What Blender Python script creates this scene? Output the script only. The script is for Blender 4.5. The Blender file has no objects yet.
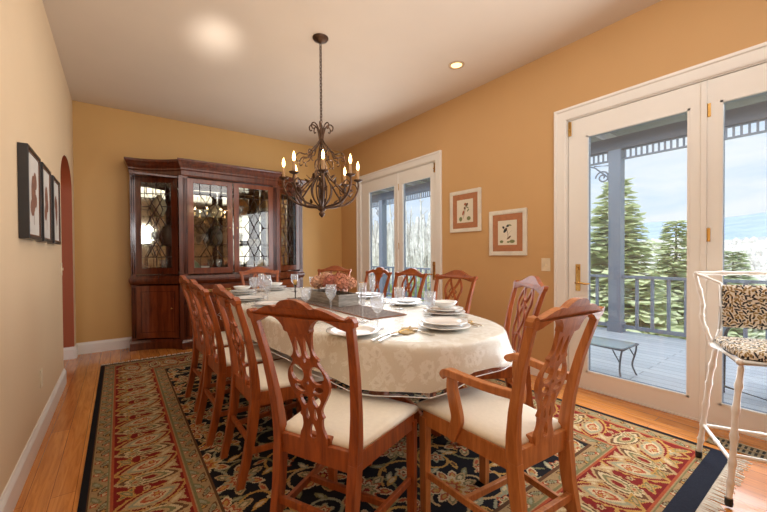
import bpy, bmesh, math, random
import numpy as np
from mathutils import Vector, Matrix
from math import sin, cos, pi, radians, sqrt, atan2, hypot
R = random.Random(7)
SC = bpy.context.scene
COL = SC.collection

# room measures (metres): X right, Y into the room, Z up; the camera stands over the origin
EYE = 1.15
XL, XR, YB, H = -.4154, 3.1665, 5.5086, 2.9715
YF = -2.6
DECK = -.15
TZ = .763            # what stands on the table stands at this height

# ------------------------------------------------------------------ materials
MATS = {}
def newmat(name):
    m = bpy.data.materials.new(name); m.use_nodes = True
    nt = m.node_tree
    return m, nt, nt.nodes['Principled BSDF'], nt.nodes['Material Output']
def nd(nt, t, **kw):
    n = nt.nodes.new(t)
    for k, v in kw.items():
        if k.startswith('i_'):
            n.inputs[k[2:].replace('_', ' ')].default_value = v
        else: setattr(n, k, v)
    return n
def coords(nt, scale=(1,1,1), kind='Object', rot=(0,0,0)):
    tc = nd(nt, 'ShaderNodeTexCoord'); mp = nd(nt, 'ShaderNodeMapping')
    mp.inputs['Scale'].default_value = scale; mp.inputs['Rotation'].default_value = rot
    nt.links.new(tc.outputs[kind], mp.inputs['Vector'])
    return mp.outputs['Vector']
def ramp(nt, fac, stops):
    r = nd(nt, 'ShaderNodeValToRGB'); e = r.color_ramp.elements
    while len(e) < len(stops): e.new(.5)
    for k, (p, c) in enumerate(stops):
        e[k].position = p; e[k].color = (*c, 1) if len(c) == 3 else c
    nt.links.new(fac, r.inputs['Fac'])
    return r.outputs['Color']
def noise(nt, vec, scale, detail=3, rough=.55, dist=0):
    n = nd(nt, 'ShaderNodeTexNoise'); n.inputs['Scale'].default_value = scale
    n.inputs['Detail'].default_value = detail; n.inputs['Roughness'].default_value = rough
    n.inputs['Distortion'].default_value = dist
    if vec is not None: nt.links.new(vec, n.inputs['Vector'])
    return n.outputs['Fac']
def bump(nt, b, h, strength=.2, dist=.01):
    n = nd(nt, 'ShaderNodeBump'); n.inputs['Strength'].default_value = strength; n.inputs['Distance'].default_value = dist
    nt.links.new(h, n.inputs['Height']); nt.links.new(n.outputs['Normal'], b.inputs['Normal'])
def sh(c, k): return tuple(max(0, min(1, v*k)) for v in c)
def plain(name, c, rough=.5, metal=0, var=.12, scale=12, bmp=0, coat=0, spec=None, emis=None):
    if name in MATS: return MATS[name]
    m, nt, b, o = newmat(name)
    v = coords(nt)
    f = noise(nt, v, scale)
    nt.links.new(ramp(nt, f, [(.25, sh(c, 1-var)), (.75, sh(c, 1+var))]), b.inputs['Base Color'])
    b.inputs['Roughness'].default_value = rough; b.inputs['Metallic'].default_value = metal
    if coat: b.inputs['Coat Weight'].default_value = coat; b.inputs['Coat Roughness'].default_value = .15
    if spec is not None: b.inputs['Specular IOR Level'].default_value = spec
    if bmp: bump(nt, b, f, bmp)
    if emis:
        b.inputs['Emission Color'].default_value = (*emis[0], 1); b.inputs['Emission Strength'].default_value = emis[1]
    MATS[name] = m
    return m
def wood(name, c1, c2, rough=.3, scale=(14, 14, 1.6), coat=.14):
    if name in MATS: return MATS[name]
    m, nt, b, o = newmat(name)
    v = coords(nt, scale)
    f = noise(nt, v, 3.0, 5, .6, .6)
    nt.links.new(ramp(nt, f, [(.3, c1), (.7, c2)]), b.inputs['Base Color'])
    b.inputs['Roughness'].default_value = rough
    b.inputs['Coat Weight'].default_value = coat; b.inputs['Coat Roughness'].default_value = .12
    MATS[name] = m
    return m
def clear(name, tint=(1,1,1), ior=1.45, rough=.0, gl=1.0, edge=0.0, graze=.75):
    """thin clear glass: lets light straight through, mirrors more at grazing angles"""
    if name in MATS: return MATS[name]
    m, nt, b, o = newmat(name)
    nt.nodes.remove(b)
    t = nd(nt, 'ShaderNodeBsdfTransparent'); t.inputs['Color'].default_value = (*tint, 1)
    g = nd(nt, 'ShaderNodeBsdfGlossy'); g.inputs['Roughness'].default_value = rough; g.inputs['Color'].default_value = (gl, gl, gl, 1)
    lw = nd(nt, 'ShaderNodeLayerWeight'); lw.inputs['Blend'].default_value = .5
    f0 = ((ior-1)/(ior+1))**2
    pw = nd(nt, 'ShaderNodeMath', operation='POWER'); nt.links.new(lw.outputs['Facing'], pw.inputs[0]); pw.inputs[1].default_value = 4
    sc = nd(nt, 'ShaderNodeMath', operation='MULTIPLY_ADD'); nt.links.new(pw.outputs[0], sc.inputs[0]); sc.inputs[1].default_value = graze; sc.inputs[2].default_value = f0
    mx = nd(nt, 'ShaderNodeMixShader')
    v = coords(nt); nz = noise(nt, v, 3); mm = nd(nt, 'ShaderNodeMath', operation='MULTIPLY_ADD')
    mm.inputs[1].default_value = .03; nt.links.new(nz, mm.inputs[0]); nt.links.new(sc.outputs[0], mm.inputs[2])
    nt.links.new(mm.outputs[0], mx.inputs['Fac']); nt.links.new(t.outputs[0], mx.inputs[1]); nt.links.new(g.outputs[0], mx.inputs[2])
    last = mx
    if edge:
        d = nd(nt, 'ShaderNodeBsdfDiffuse'); d.inputs['Color'].default_value = (.85, .9, .95, 1)
        mx2 = nd(nt, 'ShaderNodeMixShader'); mx2.inputs['Fac'].default_value = edge
        nt.links.new(mx.outputs[0], mx2.inputs[1]); nt.links.new(d.outputs[0], mx2.inputs[2]); last = mx2
    nt.links.new(last.outputs[0], o.inputs['Surface'])
    MATS[name] = m
    return m

M_wall = plain('ochre wall paint', (.585, .345, .145), .55, var=.03, scale=1.5)
M_walllit = plain('window-lit wall paint', (.72, .54, .345), .6, var=.03, scale=1.5)  # paler copy of the wall paint, window light put into its colour
M_terra = plain('terracotta wall paint', (.36, .085, .03), .6, var=.04, scale=1.5)
M_ceil = plain('ceiling paint', (.70, .59, .475), .7, var=.02, scale=2)
M_trim = plain('white trim paint', (.82, .79, .74), .35, var=.02, scale=4)
M_door = plain('white door paint', (.84, .81, .76), .35, var=.02, scale=4)
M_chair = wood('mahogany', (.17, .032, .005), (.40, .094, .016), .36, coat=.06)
M_chairlit = wood('window-lit mahogany', (.34, .105, .024), (.58, .225, .068), .36, coat=.06)  # lighter copy of the chair wood with the window's light painted in
M_cab = wood('dark cabinet mahogany', (.045, .009, .004), (.125, .026, .008), .22, (9, 9, 1.2), .5)
M_cabred = wood('red cabinet veneer', (.085, .017, .006), (.20, .045, .012), .2, (7, 7, 1.0), .5)
M_brass = plain('brass', (.75, .48, .16), .25, 1, var=.08)
M_bronze = plain('bronze iron', (.085, .045, .026), .42, .75, var=.35, scale=40)
M_ivory = plain('cushion fabric', (.82, .76, .64), .8, var=.04, scale=60, bmp=.05)
M_china = plain('white china', (.84, .83, .80), .12, var=.01, coat=.4)
M_silver = plain('silver flatware', (.80, .76, .68), .18, 1, var=.05)
M_gold = plain('gold napkin cloth', (.55, .40, .20), .7, var=.2, scale=60)
M_glass = clear('goblet glass', (.96, .97, .99), 1.65, .03, edge=.13)  # some white mixed in evenly to stand for highlights on the glass
M_pane = clear('door glass', (.95, .98, 1.0), 1.3, 0, edge=.045)  # a little white mixed over the whole pane as painted haze
M_cabglass = clear('cabinet glass', (.93, .93, .90), 1.4, 0)
M_vinyl = clear('clear vinyl', (.985, .985, .985), 1.2, .26, gl=.8, graze=.30)
M_black = plain('black frame paint', (.018, .015, .014), .35)
M_mirror = plain('cabinet mirror', (.50, .47, .40), .05, 1, var=.03)
M_deckwood = None
M_white = plain('white iron paint', (.83, .80, .75), .35, var=.05, scale=30)
M_plate = plain('almond switch plate', (.72, .60, .42), .4)

# ------------------------------------------------------------------ mesh builder
def frame_of(t, up=None):
    t = t.normalized()
    u = Vector((0, 0, 1)) if abs(t.z) < .95 else Vector((1, 0, 0))
    if up is not None: u = up
    a = t.cross(u).normalized(); b = a.cross(t).normalized()
    return a, b
def spline(pts, n=6, closed=False):
    """Catmull-Rom through the points"""
    P = [Vector(p) for p in pts]; out = []
    m = len(P)
    rng = range(m) if closed else range(m-1)
    for i in rng:
        if closed: p0, p1, p2, p3 = P[i-1], P[i], P[(i+1) % m], P[(i+2) % m]
        else:
            p1, p2 = P[i], P[i+1]
            p0 = P[i-1] if i else p1*2-p2
            p3 = P[i+2] if i+2 < m else p2*2-p1
        for k in range(n):
            t = k/n
            out.append(.5*((2*p1)+(p2-p0)*t+(2*p0-5*p1+4*p2-p3)*t*t+(3*p1-p0-3*p2+p3)*t**3))
    if not closed: out.append(P[-1].copy())
    return out
class MB:
    def __init__(s): s.v = []; s.f = []; s.sm = []
    def add(s, vs, fs, smooth=False):
        b = len(s.v); s.v += [tuple(v) for v in vs]
        for f in fs: s.f.append([b+i for i in f]); s.sm.append(smooth)
        return s
    def box(s, x0, x1, y0, y1, z0, z1):
        vs = [(x, y, z) for z in (z0, z1) for y in (y0, y1) for x in (x0, x1)]
        return s.add(vs, [(0,2,3,1), (4,5,7,6), (0,1,5,4), (1,3,7,5), (3,2,6,7), (2,0,4,6)])
    def loft(s, rings, closed=True, caps=True, smooth=True, loop=False):
        n = len(rings[0]); vs = [p for r in rings for p in r]; fs = []
        m = len(rings)
        for i in range(m if loop else m-1):
            i2 = (i+1) % m
            for j in range(n if closed else n-1):
                j2 = (j+1) % n
                fs.append((i*n+j, i*n+j2, i2*n+j2, i2*n+j))
        b = len(s.v)
        s.add(vs, fs, smooth)
        if caps and closed and not loop:
            s.f.append([b+j for j in range(n)][::-1]); s.sm.append(False)
            s.f.append([b+(m-1)*n+j for j in range(n)]); s.sm.append(False)
        return s
    def tube(s, path, r, n=8, smooth=True, loop=False, caps=True):
        P = [Vector(p) for p in path]; m = len(P); rings = []
        rr = r if isinstance(r, (list, tuple)) else [r]*m
        a = None
        for i in range(m):
            if loop: t = P[(i+1) % m]-P[i-1]
            else: t = P[min(i+1, m-1)]-P[max(i-1, 0)]
            if t.length < 1e-9: t = Vector((0, 0, 1))
            t.normalize()
            if a is None: a, b = frame_of(t)
            else:
                a = (a-t*a.dot(t))
                if a.length < 1e-6: a, b = frame_of(t)
                a.normalize(); b = t.cross(a)
            rings.append([P[i]+(a*cos(2*pi*k/n)+b*sin(2*pi*k/n))*rr[i] for k in range(n)])
        return s.loft(rings, True, caps, smooth, loop)
    def bar(s, path, w, d, side=(1, 0, 0), smooth=False, loop=False):
        """rectangular section swept along a path; w across `side`, d across the third axis; w/d may be lists"""
        P = [Vector(p) for p in path]; m = len(P); rings = []; S = Vector(side).normalized()
        ww = w if isinstance(w, (list, tuple)) else [w]*m; dd = d if isinstance(d, (list, tuple)) else [d]*m
        for i in range(m):
            if loop: t = (P[(i+1) % m]-P[i-1]).normalized()
            else: t = (P[min(i+1, m-1)]-P[max(i-1, 0)]).normalized()
            a = (S-t*S.dot(t)).normalized(); b = t.cross(a).normalized()
            rings.append([P[i]+a*(ww[i]/2*p)+b*(dd[i]/2*q) for p, q in ((-1,-1), (1,-1), (1,1), (-1,1))])
        return s.loft(rings, True, True, smooth, loop)
    def lathe(s, prof, c=(0,0,0), n=24, smooth=True, caps=False):
        rings = [[(c[0]+r*cos(2*pi*k/n), c[1]+r*sin(2*pi*k/n), c[2]+z) for k in range(n)] for r, z in prof]
        return s.loft(rings, True, caps, smooth)
    def ball(s, c, r, n=10, sx=1, sy=1, sz=1):
        prof = [(max(1e-4, r*sin(pi*i/n)), -r*cos(pi*i/n)) for i in range(n+1)]
        rings = [[(c[0]+q*sx*cos(2*pi*k/n), c[1]+q*sy*sin(2*pi*k/n), c[2]+z*sz) for k in range(n)] for q, z in prof]
        return s.loft(rings, True, False, True)
    def prism(s, poly, fn, t0, t1):
        """flat polygon (list of 2-D points) pushed from depth t0 to t1 by fn(u, v, t)"""
        n = len(poly); vs = [fn(u, v, t0) for u, v in poly]+[fn(u, v, t1) for u, v in poly]
        return s.add(vs, [list(range(n))[::-1], list(range(n, 2*n))]+[(i, (i+1) % n, n+(i+1) % n, n+i) for i in range(n)])
    def plate(s, outline, holes, thick, fn, bev=0.0):
        """2-D shape with holes, given thickness; fn(u, v, w) places each vertex"""
        cu = bpy.data.curves.new('c', 'CURVE'); cu.dimensions = '2D'; cu.fill_mode = 'BOTH'; cu.extrude = thick/2-bev; cu.bevel_depth = bev; cu.bevel_resolution = 1
        if bev: cu.offset = -bev
        for loop in [outline]+holes:
            sp = cu.splines.new('POLY'); sp.points.add(len(loop)-1); sp.use_cyclic_u = True
            for p, q in zip(sp.points, loop): p.co = (q[0], q[1], 0, 1)
        o = bpy.data.objects.new('c', cu); COL.objects.link(o)
        me = bpy.data.meshes.new_from_object(o.evaluated_get(bpy.context.evaluated_depsgraph_get()))
        vs = [fn(*v.co) for v in me.vertices]; fs = [tuple(p.vertices) for p in me.polygons]
        bpy.data.objects.remove(o); bpy.data.meshes.remove(me); bpy.data.curves.remove(cu)
        return s.add(vs, fs)
    def mesh(s, name):
        me = bpy.data.meshes.new(name); me.from_pydata(s.v, [], s.f)
        me.polygons.foreach_set('use_smooth', s.sm)
        bm = bmesh.new(); bm.from_mesh(me); bmesh.ops.remove_doubles(bm, verts=bm.verts, dist=1e-5)
        bmesh.ops.recalc_face_normals(bm, faces=bm.faces); bm.to_mesh(me); bm.free()
        return me
def obj(name, mb, mat, parent=None, bevel=0, label=None, auto=False):
    me = mb.mesh(name) if isinstance(mb, MB) else mb
    me.materials.append(mat) if not me.materials else None
    o = bpy.data.objects.new(name, me); COL.objects.link(o)
    if parent is not None: o.parent = parent
    if bevel:
        md = o.modifiers.new('bevel', 'BEVEL'); md.width = bevel; md.segments = 2; md.limit_method = 'ANGLE'; md.angle_limit = radians(40)
    if label: o['label'] = label
    return o
def tag(o, label, cat, group=None, kind=None):
    o['label'] = label; o['category'] = cat
    if group: o['group'] = group
    if kind: o['kind'] = kind
    return o
def thing(name, label, cat, loc=(0,0,0), rotz=0, group=None):
    o = bpy.data.objects.new(name, None); COL.objects.link(o); o.location = loc; o.rotation_euler = (0, 0, rotz); o.empty_display_size = .1
    return tag(o, label, cat, group)
def struct(name, mb, mat, parent=None, bevel=0, label=None):
    o = obj(name, mb, mat, parent, bevel, label)
    if parent is None: o['kind'] = 'structure'
    return o
def dup(root, loc, rotz, label=None, group=None):
    r = root.copy(); COL.objects.link(r); r.location = loc; r.rotation_euler = (0, 0, rotz)
    if label: r['label'] = label
    if group: r['group'] = group
    for ch in list(root.children):
        c = ch.copy(); COL.objects.link(c); c.parent = r
        for g in list(ch.children):
            d = g.copy(); COL.objects.link(d); d.parent = c
    return r
def ell(cx, cy, rx, ry, n=20, rot=0):
    return [(cx+rx*cos(a)*cos(rot)-ry*sin(a)*sin(rot), cy+rx*cos(a)*sin(rot)+ry*sin(a)*cos(rot)) for a in [2*pi*k/n for k in range(n)]]


# ------------------------------------------------------------------ camera
cam_d = bpy.data.cameras.new('camera'); cam = bpy.data.objects.new('camera', cam_d); COL.objects.link(cam)
cam_d.sensor_fit = 'HORIZONTAL'; cam_d.sensor_width = 36; cam_d.lens = 36*356.8/767; cam_d.shift_y = (259.09-256)/767
cam_d.clip_start = .02; cam_d.clip_end = 2000
_r = Vector((.803258, -.595600, -.0060995)); _d = Vector((-.012047, -.006007, -.999909)); _f = Vector((.595509, .803259, -.012000))
cam.matrix_world = Matrix(((_r.x, -_d.x, -_f.x, 0), (_r.y, -_d.y, -_f.y, 0), (_r.z, -_d.z, -_f.z, EYE), (0, 0, 0, 1)))
SC.camera = cam

# ------------------------------------------------------------------ room shell
def floor_mat():
    m, nt, b, o = newmat('honey fir planks')
    v = coords(nt, (1, 1, 1), 'Object', (0, 0, pi/2))
    br = nd(nt, 'ShaderNodeTexBrick'); br.offset = .37; br.squash = 1
    for k, x in dict(Scale=1.0).items(): br.inputs[k].default_value = x
    br.inputs['Brick Width'].default_value = 2.3; br.inputs['Row Height'].default_value = .092
    br.inputs['Mortar Size'].default_value = .0012; br.inputs['Mortar Smooth'].default_value = .1; br.inputs['Bias'].default_value = 0
    br.inputs['Color1'].default_value = (.0, .0, .0, 1); br.inputs['Color2'].default_value = (1, 1, 1, 1); br.inputs['Mortar'].default_value = (.5, .5, .5, 1)
    nt.links.new(v, br.inputs['Vector'])
    g = noise(nt, coords(nt, (16, 1.1, 1)), 2.2, 5, .6, 1.2)
    base = ramp(nt, g, [(.25, (.42, .135, .022)), (.55, (.66, .25, .05)), (.8, (.78, .345, .085))])
    mx = nd(nt, 'ShaderNodeMix', data_type='RGBA', blend_type='MULTIPLY'); mx.inputs['Factor'].default_value = .55
    tone = ramp(nt, br.outputs['Color'], [(0, (.62, .55, .5)), (1, (1, 1, 1))])
    nt.links.new(base, mx.inputs['A']); nt.links.new(tone, mx.inputs['B'])
    mo = nd(nt, 'ShaderNodeMix', data_type='RGBA'); mo.inputs['B'].default_value = (.16, .045, .008, 1)
    nt.links.new(br.outputs['Fac'], mo.inputs['Factor']); nt.links.new(mx.outputs['Result'], mo.inputs['A'])
    nt.links.new(mo.outputs['Result'], b.inputs['Base Color'])
    b.inputs['Roughness'].default_value = .22; b.inputs['Coat Weight'].default_value = .35; b.inputs['Coat Roughness'].default_value = .1
    return m
M_floor = floor_mat()
struct('floor', MB().box(-1.9, XR+.12, YF, YB+.15, -.1, 0), M_floor)
struct('ceiling', MB().box(-1.9, XR+.15, YF, YB+.15, H, H+.12), M_ceil)

# left wall with the arched opening near the far corner
A0, A1, ASP = 4.33, 5.32, 1.86
arch = [(A1, 0), (A1, ASP)]+[((A0+A1)/2+(A1-A0)/2*cos(t), ASP+.30*sin(t)) for t in [pi*k/28 for k in range(1, 28)]]+[(A0, ASP), (A0, 0)]
poly = [(YF, 0), (YF, H), (YB, H), (YB, 0)]+arch
struct('wall_left', MB().prism(poly, lambda u, v, t: (t, u, v), XL-.16, XL), M_walllit)
# painted lining of the arch, and the hall wall seen through it
lin = [(A1-.003, 0)]+[((A0+A1)/2+((A1-A0)/2-.003)*cos(t), ASP+.297*sin(t)) for t in [pi*k/28 for k in range(0, 29)]]+[(A0+.003, 0)]
mb = MB(); mb.loft([[(x, u, v) for u, v in lin] for x in (XL-.158, XL-.002)], closed=False, caps=False)
struct('trim_1', mb, M_terra)
struct('wall_hall', MB().box(-1.75, -1.65, 3.2, 5.6, 0, H).box(-1.65, XL-.16, 5.50, 5.6, 0, H), M_terra)
struct('wall_back', MB().box(XL-.16, XR+.12, YB, YB+.12, 0, H), plain('ochre wall paint far', (.60, .36, .125), .55, var=.03, scale=1.5))
struct('wall_front', MB().box(-1.9, XR+.12, YF-.12, YF, 0, H), M_walllit)

# right wall pierced by the two glazed door openings
DZ = 2.318                        # opening height
D1 = (-.335, 1.565)               # near pair, along Y
D2 = (3.165, 4.875)               # far pair
WT = .14
mb = MB()
for a, b in ((YF, D1[0]), (D1[1], D2[0]), (D2[1], YB)): mb.box(XR, XR+WT, a, b, 0, H)
for a, b in (D1, D2): mb.box(XR, XR+WT, a, b, DZ, H)
struct('wall_right', mb, M_wall)

# door casings
def casing(n, a, b):
    w, z1 = .098, DZ+.095
    mb = MB()
    # flat board with a raised backband, mitred round the three sides of the opening
    rings = []
    sec = ((-.004, 0), (-.004, .016), (.008, .020), (w-.026, .022), (w-.022, .031), (w, .031), (w, 0))
    for y, sy, z, sz in ((a, -1, 0, 0), (a, -1, DZ, 1), (b, 1, DZ, 1), (b, 1, 0, 0)):
        rings.append([(XR-e, y+sy*q, z+sz*q) for q, e in sec])
    mb.loft(rings, True, True, False)
    struct(n, mb, M_trim, bevel=.003)
casing('trim_2', *D1); casing('trim_3', *D2)
# jambs inside the openings
def jamb(n, a, b):
    mb = MB()
    mb.box(XR-.004, XR+WT+.01, a-.001, a+.012, 0, DZ); mb.box(XR-.004, XR+WT+.01, b-.012, b+.001, 0, DZ)
    mb.box(XR-.004, XR+WT+.01, a, b, DZ-.012, DZ+.001); mb.box(XR-.004, XR+WT+.03, a, b, -.02, .012)
    j = struct(n, mb, M_trim)
    mb = MB(); e = .008
    mb.box(XR+.055, XR+WT+.012, a-.001, a+.012+e, .014, DZ-.014); mb.box(XR+.055, XR+WT+.012, b-.012-e, b+.001, .014, DZ-.014); mb.box(XR+.055, XR+WT+.012, a+.02, b-.02, DZ-.012-e, DZ+.001)
    struct('outer_jamb', mb, plain('slate outside jamb paint', (.10, .13, .18), .6), j)
jamb('trim_4', *D1); jamb('trim_5', *D2)

def baseboard(n, pts, h=.135, t=.018):
    """pts: wall-foot polyline with the room on its right-hand side"""
    mb = MB()
    for (x0, y0), (x1, y1) in zip(pts, pts[1:]):
        d = Vector((x1-x0, y1-y0, 0)).normalized(); q = Vector((d.y, -d.x, 0))
        rings = []
        for x, y in ((x0, y0), (x1, y1)):
            rings.append([Vector((x, y, 0))+q*a+Vector((0, 0, z)) for a, z in ((0, 0), (t, 0), (t, h-.03), (t*.75, h-.018), (t*.4, h-.008), (t*.35, h), (0, h))])
        mb.loft(rings, True, True, False)
    struct(n, mb, M_trim)
baseboard('baseboard_left', [(XL, YF), (XL, A0), (XL-.16, A0)])
baseboard('baseboard_corner', [(XL-.16, A1-.003), (XL, A1-.003), (XL, YB)])
baseboard('baseboard_back', [(XL, YB), (XR, YB)])
baseboard('baseboard_right', [(XR, YB), (XR, D2[1]+.1)])
baseboard('baseboard_mid', [(XR, D2[0]-.1), (XR, D1[1]+.1)])

# ------------------------------------------------------------------ glazed doors
def leaf(n, y0, y1, gy0, gy1, handle=None, hinge=None):
    """one glazed door leaf filling y0..y1 with its pane at gy0..gy1"""
    z0, z1, g0, g1 = .014, DZ-.016, .145, 2.145
    x0, x1 = XR+.004, XR+.048
    mb = MB()
    mb.box(x0, x1, y0, gy0, z0, z1); mb.box(x0, x1, gy1, y1, z0, z1); mb.box(x0, x1, gy0, gy1, z0, g0); mb.box(x0, x1, gy0, gy1, g1, z1)
    s = .014; ob = MB()   # glazing bead
    for a in ((gy0, gy0+s, g0, g1), (gy1-s, gy1, g0, g1)): mb.box(x0-.004, x0+.018, a[0], a[1], a[2], a[3]); ob.box(x0+.022, x1+.006, a[0], a[1], a[2], a[3])
    for a in ((g0, g0+s), (g1-s, g1)): mb.box(x0-.004, x0+.018, gy0, gy1, *a); ob.box(x0+.022, x1+.006, gy0, gy1, *a)
    d = struct(n, mb, M_door)
    struct('outer_bead', ob, plain('grey-blue outside bead paint', (.22, .27, .34), .6), d)
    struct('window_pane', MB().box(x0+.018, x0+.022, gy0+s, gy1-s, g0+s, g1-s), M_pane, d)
    if handle is not None:
        y = handle; mb = MB()
        mb.box(x0-.005, x0+.002, y-.020, y+.020, .83, 1.06)
        mb.lathe([(.001, 0), (.012, .0), (.016, .004)], (x0-.005, y, 1.03), 10)
        hd = struct('handle_plate', mb, M_brass, d, .002)
        lv = MB(); s1 = -1 if y > (y0+y1)/2 else 1
        lv.tube([(x0-.004, y, .90), (x0-.045, y, .90)], .009)
        lv.tube(spline([(x0-.045, y, .90), (x0-.05, y+s1*.03, .905), (x0-.047, y+s1*.075, .897), (x0-.045, y+s1*.115, .90)], 4), [.009]*9+[.008, .007, .006, .005], 8)
        lv.tube([(x0-.004, y, 1.02), (x0-.018, y, 1.02)], .012)
        struct('handle_lever', lv, M_brass, hd)
    if hinge is not None:
        for z in (.22, 1.27, 2.10):
            mb = MB(); mb.tube([(x0-.006, hinge, z-.045), (x0-.006, hinge, z+.045)], .007, 10); mb.box(x0-.003, x0+.001, hinge-.022, hinge+.022, z-.045, z+.045)
            struct('hinge', mb, M_brass, d)
    return d
leaf('door_1', .652, 1.548, .722, 1.402, 1.468, None)
leaf('door_2', -.318, .644, -.25, .568, None, .636)
leaf('door_3', 3.178, 3.925, 3.255, 3.835, 3.212, None)
leaf('door_4', 3.935, 4.862, 3.995, 4.66, None, 3.928)
# astragal between the leaves, closers at the head
mb = MB(); mb.box(XR-.010, XR+.006, .632, .664, .014, DZ-.02); mb.box(XR-.008, XR+.006, 3.918, 3.942, .014, DZ-.02); struct('trim_6', mb, M_door, bevel=.003)
for y, lab in ((1.532, 'small brass surface bolt at the head of the big door by the bar stool'), (3.19, 'small brass surface bolt at the head of the far glazed door')):
    t = thing('surface_bolt', lab, 'bolt', (XR-.004, y, 2.22))
    mb = MB(); mb.box(-.006, .004, -.012, .012, -.05, .07); obj('back_plate', mb, M_brass, t, .002)
    mb = MB(); mb.tube([(-.011, 0, -.045), (-.011, 0, .07)], .006, 8); mb.ball((-.016, 0, 0), .009); obj('bolt_rod', mb, M_brass, t)

# switch plates and outlets
def plate(name, loc, axis, w, h, label, cat, kind):
    t = thing(name, label, cat, loc)
    def bx(a, b, c, d, e): # outwards 0..e
        mb = MB()
        if axis == '-x': mb.box(-e, 0, a, b, c, d)
        else: mb.box(0, e, a, b, c, d)
        return mb
    obj('cover_plate', bx(-w/2, w/2, -h/2, h/2, .006), M_plate, t, .002)
    if kind == 'switch':
        for dy in ((-.023, .023) if w > .1 else (0,)): obj('toggle', bx(dy-.005, dy+.005, -.012, .012, .016), M_plate, t, .001)
    else:
        for dz in (-.02, .02): obj('socket', bx(-.014, .014, dz-.013, dz+.013, .009), M_plate, t, .003)
plate('light_switch', (XR, 1.752, 1.05), '-x', .085, .12, 'almond light switch plate beside the casing of the big glazed door', 'switch', 'switch')
plate('wall_outlet', (XL, 3.17, .365), '+x', .07, .115, 'almond wall outlet low on the pale left wall', 'outlet', 'outlet')
plate('light_switch', (XL, 4.255, 1.04), '+x', .07, .115, 'small switch plate next to the terracotta arch', 'switch', 'switch')

# recessed ceiling light
t = thing('recessed_downlight', 'small round recessed ceiling light, lit, in the white ceiling', 'ceiling light', (2.63, 2.35, H))
obj('trim_ring', MB().lathe([(.052, -.002), (.056, -.008), (.075, -.006), (.078, 0)], n=32), plain('tan ring', (.55, .40, .24), .4), t)
obj('lamp', MB().lathe([(.001, -.003), (.03, -.003), (.052, -.002)], n=24), plain('lit lamp glass', (1, .85, .6), .4, emis=((1, .60, .22), 2.6)), t, label='glowing round lamp')

# floor register
t = thing('floor_vent', 'bronze slotted floor register in the planks by the glazed door', 'vent', (2.915, .33, 0))
M_vent = plain('tan metal register', (.36, .27, .15), .4, .6)
mb = MB(); mb.box(-.07, -.055, -.26, .24, 0, .006); mb.box(.055, .07, -.26, .24, 0, .006); mb.box(-.07, .07, -.26, -.24, 0, .006); mb.box(-.07, .07, .22, .24, 0, .006); mb.box(-.006, .006, -.26, .24, 0, .006)
obj('frame', mb, M_vent, t, .001)
mb = MB()
for k in range(19):
    y = -.232+k*.0245; mb.box(-.056, .056, y, y+.011, .0005, .004)
obj('slats', mb, M_vent, t)
obj('duct_shade_sheet', MB().box(-.056, .056, -.24, .22, .0003, .0008), plain('painted duct shade', (.02, .017, .012), .8), t)  # thin dark sheet standing for the shade below the slats

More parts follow.
